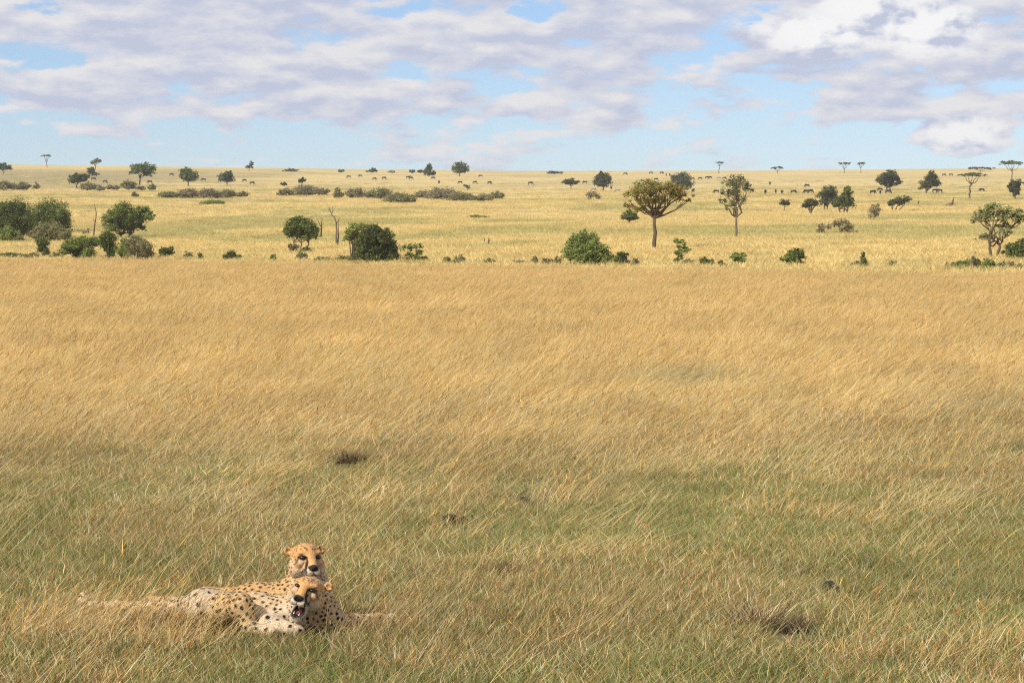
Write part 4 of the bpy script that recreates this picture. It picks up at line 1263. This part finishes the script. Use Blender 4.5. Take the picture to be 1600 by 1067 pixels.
# --- the hollow behind the edge of the near plain: left
plant(14, 374, 66, 310, T, 'deep', 'broad_tree', 'huge dark tree at the left edge of the hollow', 'tree', None, fork=0.08, var=0.35, lobes=[(4, 326, 20, 14), (28, 325, 22, 13), (14, 345, 26, 18), (40, 342, 18, 16), (-12, 340, 20, 20), (36, 360, 20, 11), (6, 362, 22, 11)])
plant(78, 366, 70, 312, T, 'deep', 'broad_tree', 'huge domed dark tree right of the one at the left edge', 'tree', None, fork=0.08, var=0.35, col2='green', mix2=0.2, lobes=[(78, 325, 20, 12), (60, 333, 16, 14), (95, 335, 14, 14), (78, 346, 28, 15), (104, 350, 8, 11), (55, 355, 16, 10), (96, 358, 14, 8)])
plant(78, 379, 68, 349, Bu, 'olive', 'domed_bush', 'smooth olive dome-shaped bush in front of the huge domed tree', 'bush', None, lobes=[(78, 362, 24, 13), (59, 368, 14, 9), (98, 368, 13, 10), (78, 370, 26, 8)], fuzz=0.12, var=0.15)
plant(14, 380, 40, 350, Bu, 'green', 'leafy_bush', 'lighter green bush at the foot of the huge tree at the left edge', 'bush', None, n=4)
plant(31, 380, 22, 366, Bu, 'olive', 'leafy_bush', 'small olive bush between the lighter green bush and the dome-shaped bush', 'bush', None, n=3)
dead_tree(147, 372, [([(146, 372), (147, 360), (148, 350), (150, 340), (150, 330), (148.5, 324), (147, 319)], 1.0), ([(147.5, 346), (145.5, 342), (145, 338)], 0.5), ([(150, 336), (152, 333)], 0.45)], 'thin bare dead trunk between the huge domed tree and the leafy tree', 0.10)
plant(196, 374, 82, 317, T, 'green', 'leafy_tree', 'full green tree with lopsided right-hand branches in the left hollow', 'tree', None, stems=2, fork=0.12, col2='deep', mix2=0.4, var=0.35,
      lobes=[(193, 327, 15, 10), (180, 338, 15, 11), (203, 338, 14, 11), (193, 352, 17, 11), (178, 356, 12, 10), (225, 328, 8, 7), (234, 340, 8, 7), (220, 344, 9, 8), (222, 357, 6, 5)])
plant(135, 369, 16, 357, Bu, 'olive', 'low_shrub', 'low shrub at the foot of the thin dead trunk', 'bush', None, n=2)
plant(68, 404, 27, 371, Bu, 'deep', 'umbrella_shrub', 'small umbrella-shaped shrub leftmost in the front row of the hollow', 'bush', G_EDGE, lobes=[(68, 379, 11, 7), (64, 388, 6, 8), (71, 394, 6, 7)])
plant(122, 407, 66, 370, Bu, 'green', 'leafy_bush', 'wide fresh-green bush with dark undersides right of the umbrella-shaped shrub', 'bush', G_EDGE, col2='deep', mix2=0.4, lobes=[(112, 383, 14, 9), (130, 380, 16, 9), (103, 392, 10, 9), (146, 380, 10, 8), (140, 396, 11, 9), (118, 396, 12, 9)])
plant(170, 408, 32, 359, Bu, 'deep', 'tall_bush', 'tall dark bush in front of the full green tree', 'bush', G_EDGE, lobes=[(170, 370, 12, 9), (165, 383, 9, 10), (174, 394, 8, 11)])
plant(190, 408, 26, 372, Bu, 'green', 'leafy_bush', 'mid-green bush between the tall dark bush and the brownish bush', 'bush', G_EDGE, lobes=[(192, 383, 9, 8), (190, 394, 11, 10)])
plant(218, 409, 50, 368, Bu, 'olive', 'twiggy_bush', 'brownish twiggy bush at the right of the left front row', 'bush', G_EDGE, col2='brown', mix2=0.5, lobes=[(211, 377, 14, 8), (224, 386, 13, 11), (208, 392, 13, 11), (230, 398, 10, 8)])
plant(260, 405, 27, 383, Bu, 'deep', 'small_shrub', 'small two-pronged dark shrub right of the brownish twiggy bush', 'bush', G_EDGE, lobes=[(256, 391, 6, 7), (267, 392, 5, 6), (260, 398, 9, 5)])

# --- the hollow: middle
plant(470, 394, 58, 338, T, 'deep', 'round_tree', 'round green tree on several thin trunks beside a bare dead tree', 'tree', None, stems=3, fork=0.26, col2='green', mix2=0.35, trunk=0.022,
      lobes=[(470, 347, 14, 8), (457, 357, 13, 10), (480, 355, 14, 10), (468, 366, 16, 9), (493, 366, 8, 9), (449, 364, 8, 7)])
plant(458, 397, 22, 373, Bu, 'brown', 'twiggy_bush', 'brownish twiggy bush under the left of the round green tree', 'bush', None, core=False, density=0.9, n=3)
plant(478, 397, 26, 384, Bu, 'deep', 'low_shrub', 'low dark shrub at the foot of the round green tree', 'bush', None, n=3)
dead_tree(502, 374, [([(501.5, 374), (502, 362), (502.5, 350), (502, 345)], 1.0), ([(501, 354), (498, 347), (496, 342)], 0.4)], 'short charred snag at the right of the round green tree', 0.11, bark='d')
dead_tree(526, 386, [([(526, 386), (525.5, 372), (526, 360), (525, 348), (523, 341), (519, 336), (516, 330), (515, 324)], 1.0), ([(527.5, 384), (529, 366), (528.5, 352), (530, 340)], 0.62),
    ([(517, 332), (513, 327), (510.5, 324)], 0.38), ([(518, 335), (520, 328), (519, 322)], 0.38), ([(515, 330), (514, 325), (512, 321)], 0.28), ([(526, 350), (528, 345), (531, 339)], 0.42), ([(519, 337), (515, 336), (512, 334)], 0.3)],
    'tall bare forked dead tree in the middle of the hollow', 0.105, bark='g')
plant(583, 413, 90, 349, Bu, 'deep', 'dense_bush', 'largest dense dark bush in the middle of the hollow', 'bush', G_EDGE, col2='dark', mix2=0.4, var=0.4, fuzz=0.13,
      lobes=[(586, 359, 15, 10), (575, 370, 15, 12), (600, 374, 16, 13), (569, 388, 14, 14), (590, 392, 20, 16), (611, 393, 13, 14), (583, 402, 34, 8)])
plant(554, 409, 36, 348, Bu, 'bright', 'tall_bush', 'brighter green bush leaning out at the left of the largest dense bush', 'bush', G_EDGE, lobes=[(559, 356, 13, 8), (549, 366, 11, 8), (545, 373, 9, 5), (556, 376, 10, 8), (562, 392, 8, 12)])
plant(611, 409, 14, 363, Bu, 'bright', 'tall_bush', 'small bright tuft of leaves at the right shoulder of the largest dense bush', 'bush', G_EDGE, lobes=[(611, 369, 6, 5), (608, 380, 5, 8)])
plant(650, 412, 44, 379, Bu, 'green', 'open_shrub', 'loose open shrub with visible stems right of the largest dense bush', 'bush', G_EDGE, core=False, density=1.2, col2='deep', mix2=0.3, lobes=[(650, 386, 9, 6), (636, 389, 10, 6), (657, 395, 8, 6), (646, 402, 9, 6), (661, 406, 10, 5), (641, 399, 7, 6)])
plant(915, 416, 84, 360, Bu, 'green', 'dense_bush', 'big bright green bush with a stepped outline in the middle front row', 'bush', G_EDGE, col2='bright', mix2=0.35, var=0.35,
      lobes=[(912, 371, 16, 9), (902, 382, 15, 12), (924, 381, 14, 10), (892, 398, 14, 13), (911, 399, 16, 13), (936, 394, 15, 11), (948, 404, 11, 9), (926, 404, 18, 9)])
plant(970, 416, 23, 393, Bu, 'deep', 'open_shrub', 'small dark shrub right of the big bright green bush', 'bush', G_EDGE, lobes=[(972, 398, 9, 5), (966, 405, 8, 7), (974, 408, 7, 6)])
plant(1059, 416, 28, 373, T, 'green', 'slender_shrub', 'slender two-tiered shrub below the crown of the orange-tinged tree', 'bush', G_EDGE, fork=0.2, core=False, density=1.5, trunk=0.03, col2='bright', mix2=0.3, lobes=[(1063, 380, 9, 6), (1067, 390, 10, 6), (1059, 398, 7, 6), (1060, 406, 6, 6), (1077, 392, 4, 3)])
plant(1153, 417, 25, 393, Bu, 'green', 'round_shrub', 'small round green shrub below the tall slim tree', 'bush', G_EDGE, lobes=[(1153, 400, 10, 6), (1149, 405, 7, 6), (1159, 408, 5, 7)])
plant(1242, 418, 42, 390, Bu, 'deep', 'round_shrub', 'rounded dark green bush alone on the right front row', 'bush', G_EDGE, col2='green', mix2=0.35, lobes=[(1240, 396, 10, 6), (1252, 399, 9, 7), (1232, 406, 10, 8), (1245, 406, 10, 8)])

# --- low scrub along the edge of the near plain
for (u, vb, w, vt, leaf, lab) in (
    (20, 404, 44, 397, 'deep', 'long low dark scrub on the plain edge at the left border'),
    (50, 405, 26, 398, 'olive', 'low olive scrub left of the umbrella-shaped shrub'),
    (88, 406, 22, 398, 'olive', 'low scrub between the umbrella-shaped shrub and the wide fresh-green bush'),
    (292, 407, 24, 398, 'olive', 'faint olive scrub right of the two-pronged dark shrub'),
    (313, 407, 12, 400, 'deep', 'tiny scrub tuft between the faint olive scrub and the pointed shrub'),
    (361, 408, 26, 394, 'deep', 'low pointed shrub standing alone on the left plain edge'),
    (427, 410, 13, 398, 'green', 'small upright green tuft left of the round green tree'),
    (471, 409, 22, 397, 'olive', 'low scrub in front of the round green tree'),
    (507, 410, 30, 402, 'olive', 'flat scrub in front of the bare forked dead tree'),
    (534, 411, 18, 401, 'deep', 'dark scrub at the left foot of the largest dense bush'),
    (697, 414, 18, 405, 'olive', 'first low brown-green scrub right of the loose open shrub'),
    (718, 414, 25, 403, 'olive', 'rounded scrub touching the first one right of the loose open shrub'),
    (764, 415, 21, 405, 'olive', 'lone low scrub midway between the two big front bushes'),
    (812, 416, 17, 407, 'brown', 'small brown scrub at the left end of the row beside the big bright green bush'),
    (836, 416, 16, 404, 'olive', 'pointed scrub second in the row left of the big bright green bush'),
    (856, 416, 22, 406, 'brown', 'low brown scrub third in the row left of the big bright green bush'),
    (872, 416, 18, 406, 'olive', 'scrub touching the left foot of the big bright green bush'),
    (992, 417, 16, 406, 'brown', 'brown scrub right of the small dark shrub'),
    (1074, 417, 18, 408, 'brown', 'dark brown scrub at the right foot of the slender two-tiered shrub'),
    (1103, 418, 24, 404, 'deep', 'left half of the dark scrub pair below the tall slim tree'),
    (1128, 418, 18, 408, 'dark', 'right, smaller half of the dark scrub pair below the tall slim tree'),
    (1338, 420, 20, 411, 'olive', 'low scrub at the left foot of the pointed right-hand shrub'),
    (1350, 420, 14, 401, 'deep', 'pointed shrub alone on the right plain edge'),
    (1396, 420, 20, 412, 'olive', 'flat scrub right of the pointed right-hand shrub'),
    (1490, 422, 24, 412, 'olive', 'first scrub of the right corner clump'),
    (1508, 423, 30, 405, 'green', 'broad scrub in the left of the right corner clump'),
    (1522, 424, 20, 401, 'brown', 'twiggy brown shrub in the right corner clump'),
    (1545, 424, 34, 408, 'green', 'green scrub under the trunks of the forked grey-leaved tree'),
    (1572, 424, 30, 411, 'olive', 'low scrub right of the forked trunks'),
    (1597, 424, 24, 413, 'olive', 'last scrub at the right edge of the plain')):
    plant(u, vb, w * 1.1, vt - 4, Bu, leaf, 'low_scrub', lab, 'shrub', G_EDGE, n=3 if w < 25 else 4, fuzz=0.22)
# ------------------------------------------------------------------ grazing herds (tiny in the picture)
hide_m, N = mat_new('animal_hide')
at_ = N.node('ShaderNodeAttribute', attribute_name='Col')
ph = N.node('ShaderNodeBsdfPrincipled'); N.l.new(at_.outputs['Color'], ph.inputs['Base Color'])
ph.inputs['Roughness'].default_value = 0.7
oh = N.node('ShaderNodeOutputMaterial'); N.l.new(ph.outputs[0], oh.inputs['Surface'])

def grazer(kind, grazing):
    S = SDF((-1.55, -0.45, -0.05), (1.35, 0.45, 1.75), 0.03)
    wb = kind == 'wildebeest'
    S.cap((-0.62, 0, 0.98), (0.0, 0, 0.96), 0.25, 0.27, 0.1)
    S.cap((0.0, 0, 0.96), (0.52, 0, 1.06 if wb else 1.0), 0.27, 0.30 if wb else 0.26, 0.1)
    for x0, s in ((0.50, -1), (0.46, 1)):
        S.cap((x0, s * 0.13, 0.8), (x0 + 0.03, s * 0.13, 0.42), 0.10, 0.06, 0.05); S.cap((x0 + 0.03, s * 0.13, 0.42), (x0, s * 0.13, 0.0), 0.055, 0.05, 0.03)
    for x0, s in ((-0.62, -1), (-0.68, 1)):
        S.cap((x0, s * 0.13, 0.85), (x0 + 0.02, s * 0.13, 0.60), 0.16, 0.10, 0.06); S.cap((x0 + 0.02, s * 0.13, 0.60), (x0 - 0.12, s * 0.13, 0.42), 0.09, 0.06, 0.04)
        S.cap((x0 - 0.12, s * 0.13, 0.42), (x0 - 0.04, s * 0.13, 0.0), 0.055, 0.05, 0.03)
    if grazing: n1, h1, h2 = (0.88, 0, 0.70), (0.95, 0, 0.52), (1.08, 0, 0.16)
    else: n1, h1, h2 = (0.88, 0, 1.28), (0.95, 0, 1.36), (1.22, 0, 1.10)
    S.cap((0.55, 0, 1.05), n1, 0.22, 0.14, 0.08); S.cap(h1, h2, 0.13, 0.085, 0.06)
    S.cap((-0.84, 0, 1.02), (-0.95, 0, 0.70), 0.05, 0.04, 0.03); S.cap((-0.95, 0, 0.70), (-0.97, 0, 0.40), 0.04, 0.06, 0.03)
    if wb:
        up = np.array((0, 0, 0.16)) if not grazing else np.array((0.14, 0, 0.10))
        for s in (-1, 1):
            a = np.array(h1) + np.array((0, s * 0.08, 0.08)); b = a + np.array((0, s * 0.18, -0.02))
            S.cap(a, b, 0.045, 0.04, 0.02); S.cap(b, b + up, 0.04, 0.03, 0.02)
    V, Fq = S.mesh()
    x, y, z = V.T
    if wb:
        c = np.tile(np.array((0.026, 0.023, 0.021)), (len(V), 1)); c[(z < 0.5)] *= 1.5; c[x > 0.75] *= 0.5
        bars = (np.sin(x * 38) > 0.5) & (x > 0.0) & (x < 0.65) & (z > 0.85); c[bars] *= 0.6
    else:
        st = np.sin(x * 34 + z * 5 * (x < -0.3)) > 0
        c = np.where(st[:, None], np.array((0.55, 0.51, 0.46)), np.array((0.05, 0.045, 0.04)))
    o = mesh_obj(kind, V, Fq, hide_m, None, c, smooth=True, link=False)
    return o.data

HERD = {('wildebeest', 1): grazer('wildebeest', True), ('wildebeest', 0): grazer('wildebeest', False), ('zebra', 1): grazer('zebra', True), ('zebra', 0): grazer('zebra', False)}
def animal(u, vb, kind, grazing, turn, label, group, scale=1.0):
    o = bpy.data.objects.new(kind, HERD[(kind, grazing)]); COL.objects.link(o)
    g = ground_hit(u, vb)
    o.location = g; o.rotation_euler = (0, 0, math.radians(turn)); o.scale = (scale,) * 3
    tag(o, label, kind, group)
HG = 'wildebeest grazing on the far slope'
rr = np.random.default_rng(99)
for (u, vb, gz, turn, lab) in (
    (268, 275.5, 1, 10, 'wildebeest nearest the skyline left of the tiny crooked tree'),
    (318, 284, 1, 175, 'wildebeest midway between the two round dark trees on the left slope'),
    (164, 287, 1, 0, 'wildebeest left of the dark wide-crowned leaning tree'),
    (234, 287.5, 1, 190, 'wildebeest right beside the slim leaning trunk'),
    (146, 282.5, 1, 20, 'wildebeest just under the dark two-lobed tree'),
    (382, 285, 1, 170, 'upper one of two wildebeest right of the tree with one tall shoot'),
    (394, 289, 1, 0, 'lower one of two wildebeest right of the tree with one tall shoot'),
    (545, 279, 1, 180, 'leftmost wildebeest of the line above the middle thicket'),
    (563, 277.5, 1, 170, 'second wildebeest in the line above the middle thicket'),
    (585, 282, 1, 5, 'third, larger wildebeest in the line above the middle thicket'),
    (600, 281, 1, 0, 'fourth wildebeest in the line above the middle thicket'),
    (638, 280, 0, 0, 'upright-headed wildebeest left of the column-shaped tree'),
    (642, 281, 1, 15, 'grazing wildebeest pressed against the upright-headed one'),
    (677, 281, 1, 180, 'wildebeest just below the column-shaped tree'),
    (686, 287.5, 1, 100, 'narrow end-on wildebeest right below the column-shaped tree'),
    (719, 288, 1, 185, 'wildebeest straight below the spiky-crowned round tree'),
    (742, 288, 1, 0, 'wildebeest right of the one below the spiky-crowned tree'),
    (765, 288.5, 1, 10, 'rightmost wildebeest above the end of the middle thicket'),
    (751, 277.5, 1, 180, 'wildebeest high on the slope right of the spiky-crowned tree'),
    (829, 289.5, 1, 0, 'solitary wildebeest midway between thicket and umbrella-shaped tree'),
    (881, 288, 1, 0, 'wildebeest at the left flank of the little umbrella-shaped tree'),
    (914, 288, 1, 170, 'wildebeest between the umbrella-shaped and the egg-shaped tree'),
    (955, 297, 0, 95, 'wildebeest standing end-on at the right foot of the egg-shaped tree'),
    (977, 274, 1, 0, 'wildebeest near the skyline right of the egg-shaped tree'),
    (1017, 272.5, 1, 0, 'first of two wildebeest on the skyline above the orange-tinged crown'),
    (1034, 272.5, 1, 20, 'second of two wildebeest on the skyline above the orange-tinged crown'),
    (1041, 276, 0, 85, 'left one of the close pair above the orange-tinged crown'),
    (1046.5, 276, 0, 100, 'right one of the close pair above the orange-tinged crown'),
    (1025, 283, 1, 0, 'wildebeest peeping over the top of the orange-tinged crown'),
    (1083, 302, 0, 70, 'wildebeest standing between the two tall trees'),
    (1082, 282, 1, 0, 'wildebeest right of the half-hidden round tree, left of two'),
    (1094, 281.5, 1, 180, 'wildebeest right of the half-hidden round tree, right of two'),
    (1105, 280, 1, 0, 'darker wildebeest of the huddle left of the tall slim crown'),
    (1109.5, 280, 1, 175, 'paler-backed wildebeest of the huddle left of the tall slim crown'),
    (1119, 303, 1, 175, 'wildebeest touching the left side of the tall slim crown'),
    (1132, 281, 1, 0, 'wildebeest just above the left top of the tall slim crown'),
    (1196, 303.5, 1, 60, 'dark wildebeest first in the row left of the trio'),
    (1203, 289.5, 1, 90, 'lone wildebeest above the row left of the trio'),
    (1212, 303.5, 0, 80, 'narrow upright wildebeest second in the row left of the trio'),
    (1222, 303.5, 1, 110, 'third wildebeest in the row left of the trio'),
    (1240, 303.5, 1, 0, 'fourth wildebeest in the row left of the trio'),
    (1260, 303.5, 1, 180, 'left one of the last two wildebeest in the row left of the trio'),
    (1266, 303, 1, 0, 'right one of the last two wildebeest in the row left of the trio'),
    (1261, 293.5, 1, 180, 'wildebeest above the last two of the row'),
    (1364, 304, 1, 0, 'leftmost wildebeest of the cluster below the two-trunked dark tree'),
    (1375, 299.5, 1, 175, 'highest wildebeest of the cluster below the two-trunked dark tree'),
    (1375.5, 304.5, 1, 80, 'lowest middle wildebeest of the cluster below the two-trunked dark tree'),
    (1388, 303.5, 1, 10, 'rightmost wildebeest of the cluster below the two-trunked dark tree'),
    (1461, 301.5, 1, 0, 'wildebeest at the right foot of the pear-shaped tree'),
    (1468, 302, 1, 190, 'wildebeest just right of another at the foot of the pear-shaped tree'),
    (1475, 276, 1, 0, 'left one of two wildebeest near the right skyline'),
    (1486, 275.5, 1, 180, 'right one of two wildebeest near the right skyline'),
    (1534, 300.5, 1, 185, 'wildebeest right of the umbrella acacia trunk'),
    (1597, 290, 1, 0, 'wildebeest at the right edge beside the ragged dark tree')):
    animal(u, vb, 'wildebeest', gz, turn + rr.normal() * 8, lab, HG, 0.78 + 0.10 * rr.random())
for (u, vb, gz, turn, lab) in (
    (927, 299.5, 1, 0, 'pale zebra grazing just above the small round brown bush'),
    (964, 301.5, 1, 180, 'pale zebra grazing right of the egg-shaped tree'),
    (1123, 281, 1, 0, 'pale zebra in line above the tall slim crown')):
    animal(u, vb, 'zebra', gz, turn, lab, 'zebras among the herd', 0.85)

# ------------------------------------------------------------------ stumps and fallen wood on the slope
def stump(u, vb, hpx, wpx, label, lean=0.0, split=False):
    g = ground_hit(u, vb); m = g.y / F_PX
    r = np.random.default_rng(int(u))
    vs_, fs_ = [], []
    h = hpx * m; w = wpx * m * 0.5
    tube(vs_, fs_, [(0, 0, -0.1), (lean * h * 0.3, 0, h * 0.35), (lean * h * 0.7, 0, h * 0.7), (lean * h, 0, h)], [w * 1.2, w, w * 0.8, w * 0.45], 7)
    if split: tube(vs_, fs_, [(lean * h * 0.4, 0, h * 0.4), (w * 1.6, 0, h * 0.75)], [w * 0.6, w * 0.25], 5)
    o = mesh_obj('tree_stump', np.array(vs_), [tuple(f) for f in fs_], bark_m, None, np.tile(np.array(BARK['d']) * 1.4, (len(vs_), 1)))
    o.location = g
    tag(o, label, 'stump', 'weathered stumps on the open slope')
stump(757, 382, 10, 1.8, 'left, thinner one of two close stumps on the open middle slope')
stump(763, 386, 14, 2.6, 'right, taller one of two close stumps on the open middle slope', 0.08, True)
stump(685.5, 366, 6, 1.3, 'small upper stump on the slope above the loose open shrub')
stump(700.5, 379, 6, 1.3, 'small lower stump on the slope right of the largest dense bush')
stump(278.5, 374, 5, 2.0, 'small dark stump on the slope right of the full green tree')
stump(1420, 374, 5, 1.8, 'small dark stump on the bare slope left of the forked tree')
stump(1434.5, 321, 7, 2.6, 'short brown forked stump right of the double-crowned tree', 0.1, True)
g = ground_hit(1486, 322); m = g.y / F_PX
log = empty('fallen_tree', g)
vs_, fs_ = [], []
tube(vs_, fs_, [(-7 * m, 0, 0.2), (-2 * m, 0.3, 2.5 * m), (2 * m, 0.2, 4 * m), (6 * m, 0, 2 * m)], [1.2 * m, 2.6 * m, 2.6 * m, 0.8 * m], 7)
mesh_obj('root_mass', np.array(vs_), [tuple(f) for f in fs_], bark_m, log, np.tile(np.array(BARK['g']), (len(vs_), 1)))
vs_, fs_ = [], []
tube(vs_, fs_, [(1 * m, 0, 2 * m), (3 * m, 0, 8 * m), (4.5 * m, 0, 14 * m)], [1.6 * m, 1.1 * m, 0.4 * m], 6)
mesh_obj('snapped_trunk', np.array(vs_), [tuple(f) for f in fs_], bark_m, log, np.tile(np.array(BARK['d']) * 1.3, (len(vs_), 1)))
tag(log, 'heap of a fallen tree with its snapped trunk pointing up', 'fallen tree')

# ------------------------------------------------------------------ small things in the foreground
dung_m, N = mat_new('dried_dung')
pd = N.node('ShaderNodeBsdfPrincipled')
tco = N.node('ShaderNodeTexCoord').outputs['Object']
N.l.new(N.mix(N.noise(tco, 45, 5, 0.6), (0.010, 0.008, 0.007, 1), (0.045, 0.033, 0.027, 1)), pd.inputs['Base Color'])
pd.inputs['Roughness'].default_value = 0.8
bq = N.node('ShaderNodeBump'); bq.inputs['Distance'].default_value = 0.01; N.l.new(N.noise(tco, 70, 5, 0.7), bq.inputs['Height']); N.l.new(bq.outputs[0], pd.inputs['Normal'])
oq = N.node('ShaderNodeOutputMaterial'); N.l.new(pd.outputs[0], oq.inputs['Surface'])
def dung(u, vb, lumps, label):
    g = ground_hit(u, vb); m = g.y / F_PX
    S = SDF((-0.22, -0.12, -0.04), (0.22, 0.12, 0.16), 0.006)
    for (du, dv, w, h) in lumps:
        S.ell((du * m, 0.01 * math.sin(du), dv * m + 0.025), (w * m * 1.1, 0.7 * w * m + 0.01, h * m * 1.2), None, 0.006)
    V, Fq = S.mesh()
    V = V + 0.005 * np.stack([np.sin(V[:, 1] * 190 + V[:, 2] * 120), np.cos(V[:, 0] * 170), np.sin(V[:, 0] * 150 + V[:, 1] * 90)], -1)
    o = mesh_obj('dung_pile', V, Fq, dung_m, None, smooth=True)
    o.location = g
    tag(o, label, 'dung', 'dark dung piles in the turf')
dung(710, 821, [(-9, 4, 8, 6), (2, 2, 8, 5), (13, 1, 6, 5), (-4, 6, 5, 4)], 'widest black dung pile lying in the green turf above the cheetahs')
dung(821, 790, [(-2, 3, 6, 5), (5, 1, 4, 3)], 'small black dung lump farther back than the widest pile')
dung(1298, 929, [(-3, 5, 8, 8), (-6, 2, 6, 5), (11, 1, 5, 5)], 'tall rounded black dung lump in the right foreground')

def tussock(u, vb, w, label, n, hpx, cols, dome=0.5, seed=1, hollow=False):
    g = ground_hit(u, vb); m = g.y / F_PX
    r = np.random.default_rng(seed); B = Blades()
    R = w * m / 2
    for i in range(n):
        q = math.sqrt(r.random()); a = r.random() * 6.283
        x0, y0 = R * q * math.cos(a) * 0.85, R * q * math.sin(a) * 0.45
        h = hpx * m * (1 - 0.55 * q * q) * (0.5 + 0.6 * r.random())
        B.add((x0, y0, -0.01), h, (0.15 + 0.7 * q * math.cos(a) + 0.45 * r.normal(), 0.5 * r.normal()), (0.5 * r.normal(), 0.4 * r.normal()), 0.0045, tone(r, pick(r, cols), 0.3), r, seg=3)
    o = B.obj('dead_grass_tussock', True, tuss_m)
    o.location = g
    tag(o, label, 'tussock', 'brown dead tussocks in the turf')
tuss_m = leaf_material('dead_tussock', 0.15)
CT = [(0.20, 0.15, 0.09), (0.13, 0.095, 0.06), (0.30, 0.22, 0.13), (0.10, 0.07, 0.045), (0.42, 0.31, 0.17)]
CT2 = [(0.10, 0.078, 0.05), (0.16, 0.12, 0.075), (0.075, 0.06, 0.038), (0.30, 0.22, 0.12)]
tussock(1180, 985, 95, 'big brown dead tussock beside a dark hollow in the right foreground', 620, 66, CT + C_STRAW[:2], seed=1)
tussock(1240, 990, 66, 'blackish matted blades coloured as the shade of the dark hollow in the right foreground', 420, 44, CT2 + CT[2:], seed=2)  # dark blade colours stand in for the shade under the overhanging tuft
tussock(545, 724, 54, 'dark matted tussock at the start of the golden grass above the cheetahs', 380, 34, CT2 + CT, seed=3)
tussock(782, 898, 62, 'grey-brown dead tussock in mid foreground right of the cheetahs', 700, 30, CT, seed=4)
tussock(1038, 872, 40, 'small brown tussock right of the grey-brown one', 420, 28, CT, seed=5)
tussock(1415, 905, 58, 'flat brown dead grass mat right of the tall dung lump', 520, 16, CT, seed=6)
tussock(250, 990, 150, 'brown shaded dead grass clump below the stretched hind leg', 1500, 50, CT + CT2[:2] + C_STRAW[:1], seed=7)
tussock(615, 992, 92, 'dark matted grass clump below the outstretched front paw', 900, 24, CT + CT2, seed=8)
tussock(905, 690, 80, 'low grey-brown mat in the golden grass in mid picture', 500, 14, CT, seed=9)

peb_m = plain_mat('pale_stone', (0.78, 0.76, 0.72), 0.7)
for u, v, lab in ((1575, 757, 'small white stone in the grass at the right edge'), (6, 690, 'small white stone in the golden grass at the left edge')):
    g = ground_hit(u, v); m = g.y / F_PX
    vs_, fs_ = uv_ball((0, 0, 3 * m), (2.6 * m, 2.4 * m, 2.2 * m), nu=9, nv=6)
    vs_ = vs_ * (1 + 0.12 * np.random.default_rng(int(u)).normal(size=vs_.shape))
    o = mesh_obj('stone', vs_, fs_, peb_m); o.location = g
    tag(o, lab, 'stone', 'pale stones in the grass')

# ------------------------------------------------------------------ the air over the plain
hz_v = [(x, y, z) for z in (-2.5, 56.0) for y in (-310.0, 6190.0) for x in (-4100.0, 4100.0)]
hz_f = [(0, 2, 3, 1), (4, 5, 7, 6), (0, 1, 5, 4), (2, 6, 7, 3), (0, 4, 6, 2), (1, 3, 7, 5)]
hm, N = mat_new('haze')
pv = N.node('ShaderNodeVolumePrincipled')
pv.inputs['Color'].default_value = (0.86, 0.92, 1.0, 1)
pv.inputs['Density'].default_value = 0.00010
oz = N.node('ShaderNodeOutputMaterial'); N.l.new(pv.outputs[0], oz.inputs['Volume'])
hz = mesh_obj('haze', hz_v, hz_f, hm)
tag(hz, 'thin pale haze in the air over the whole plain', None, kind='stuff')
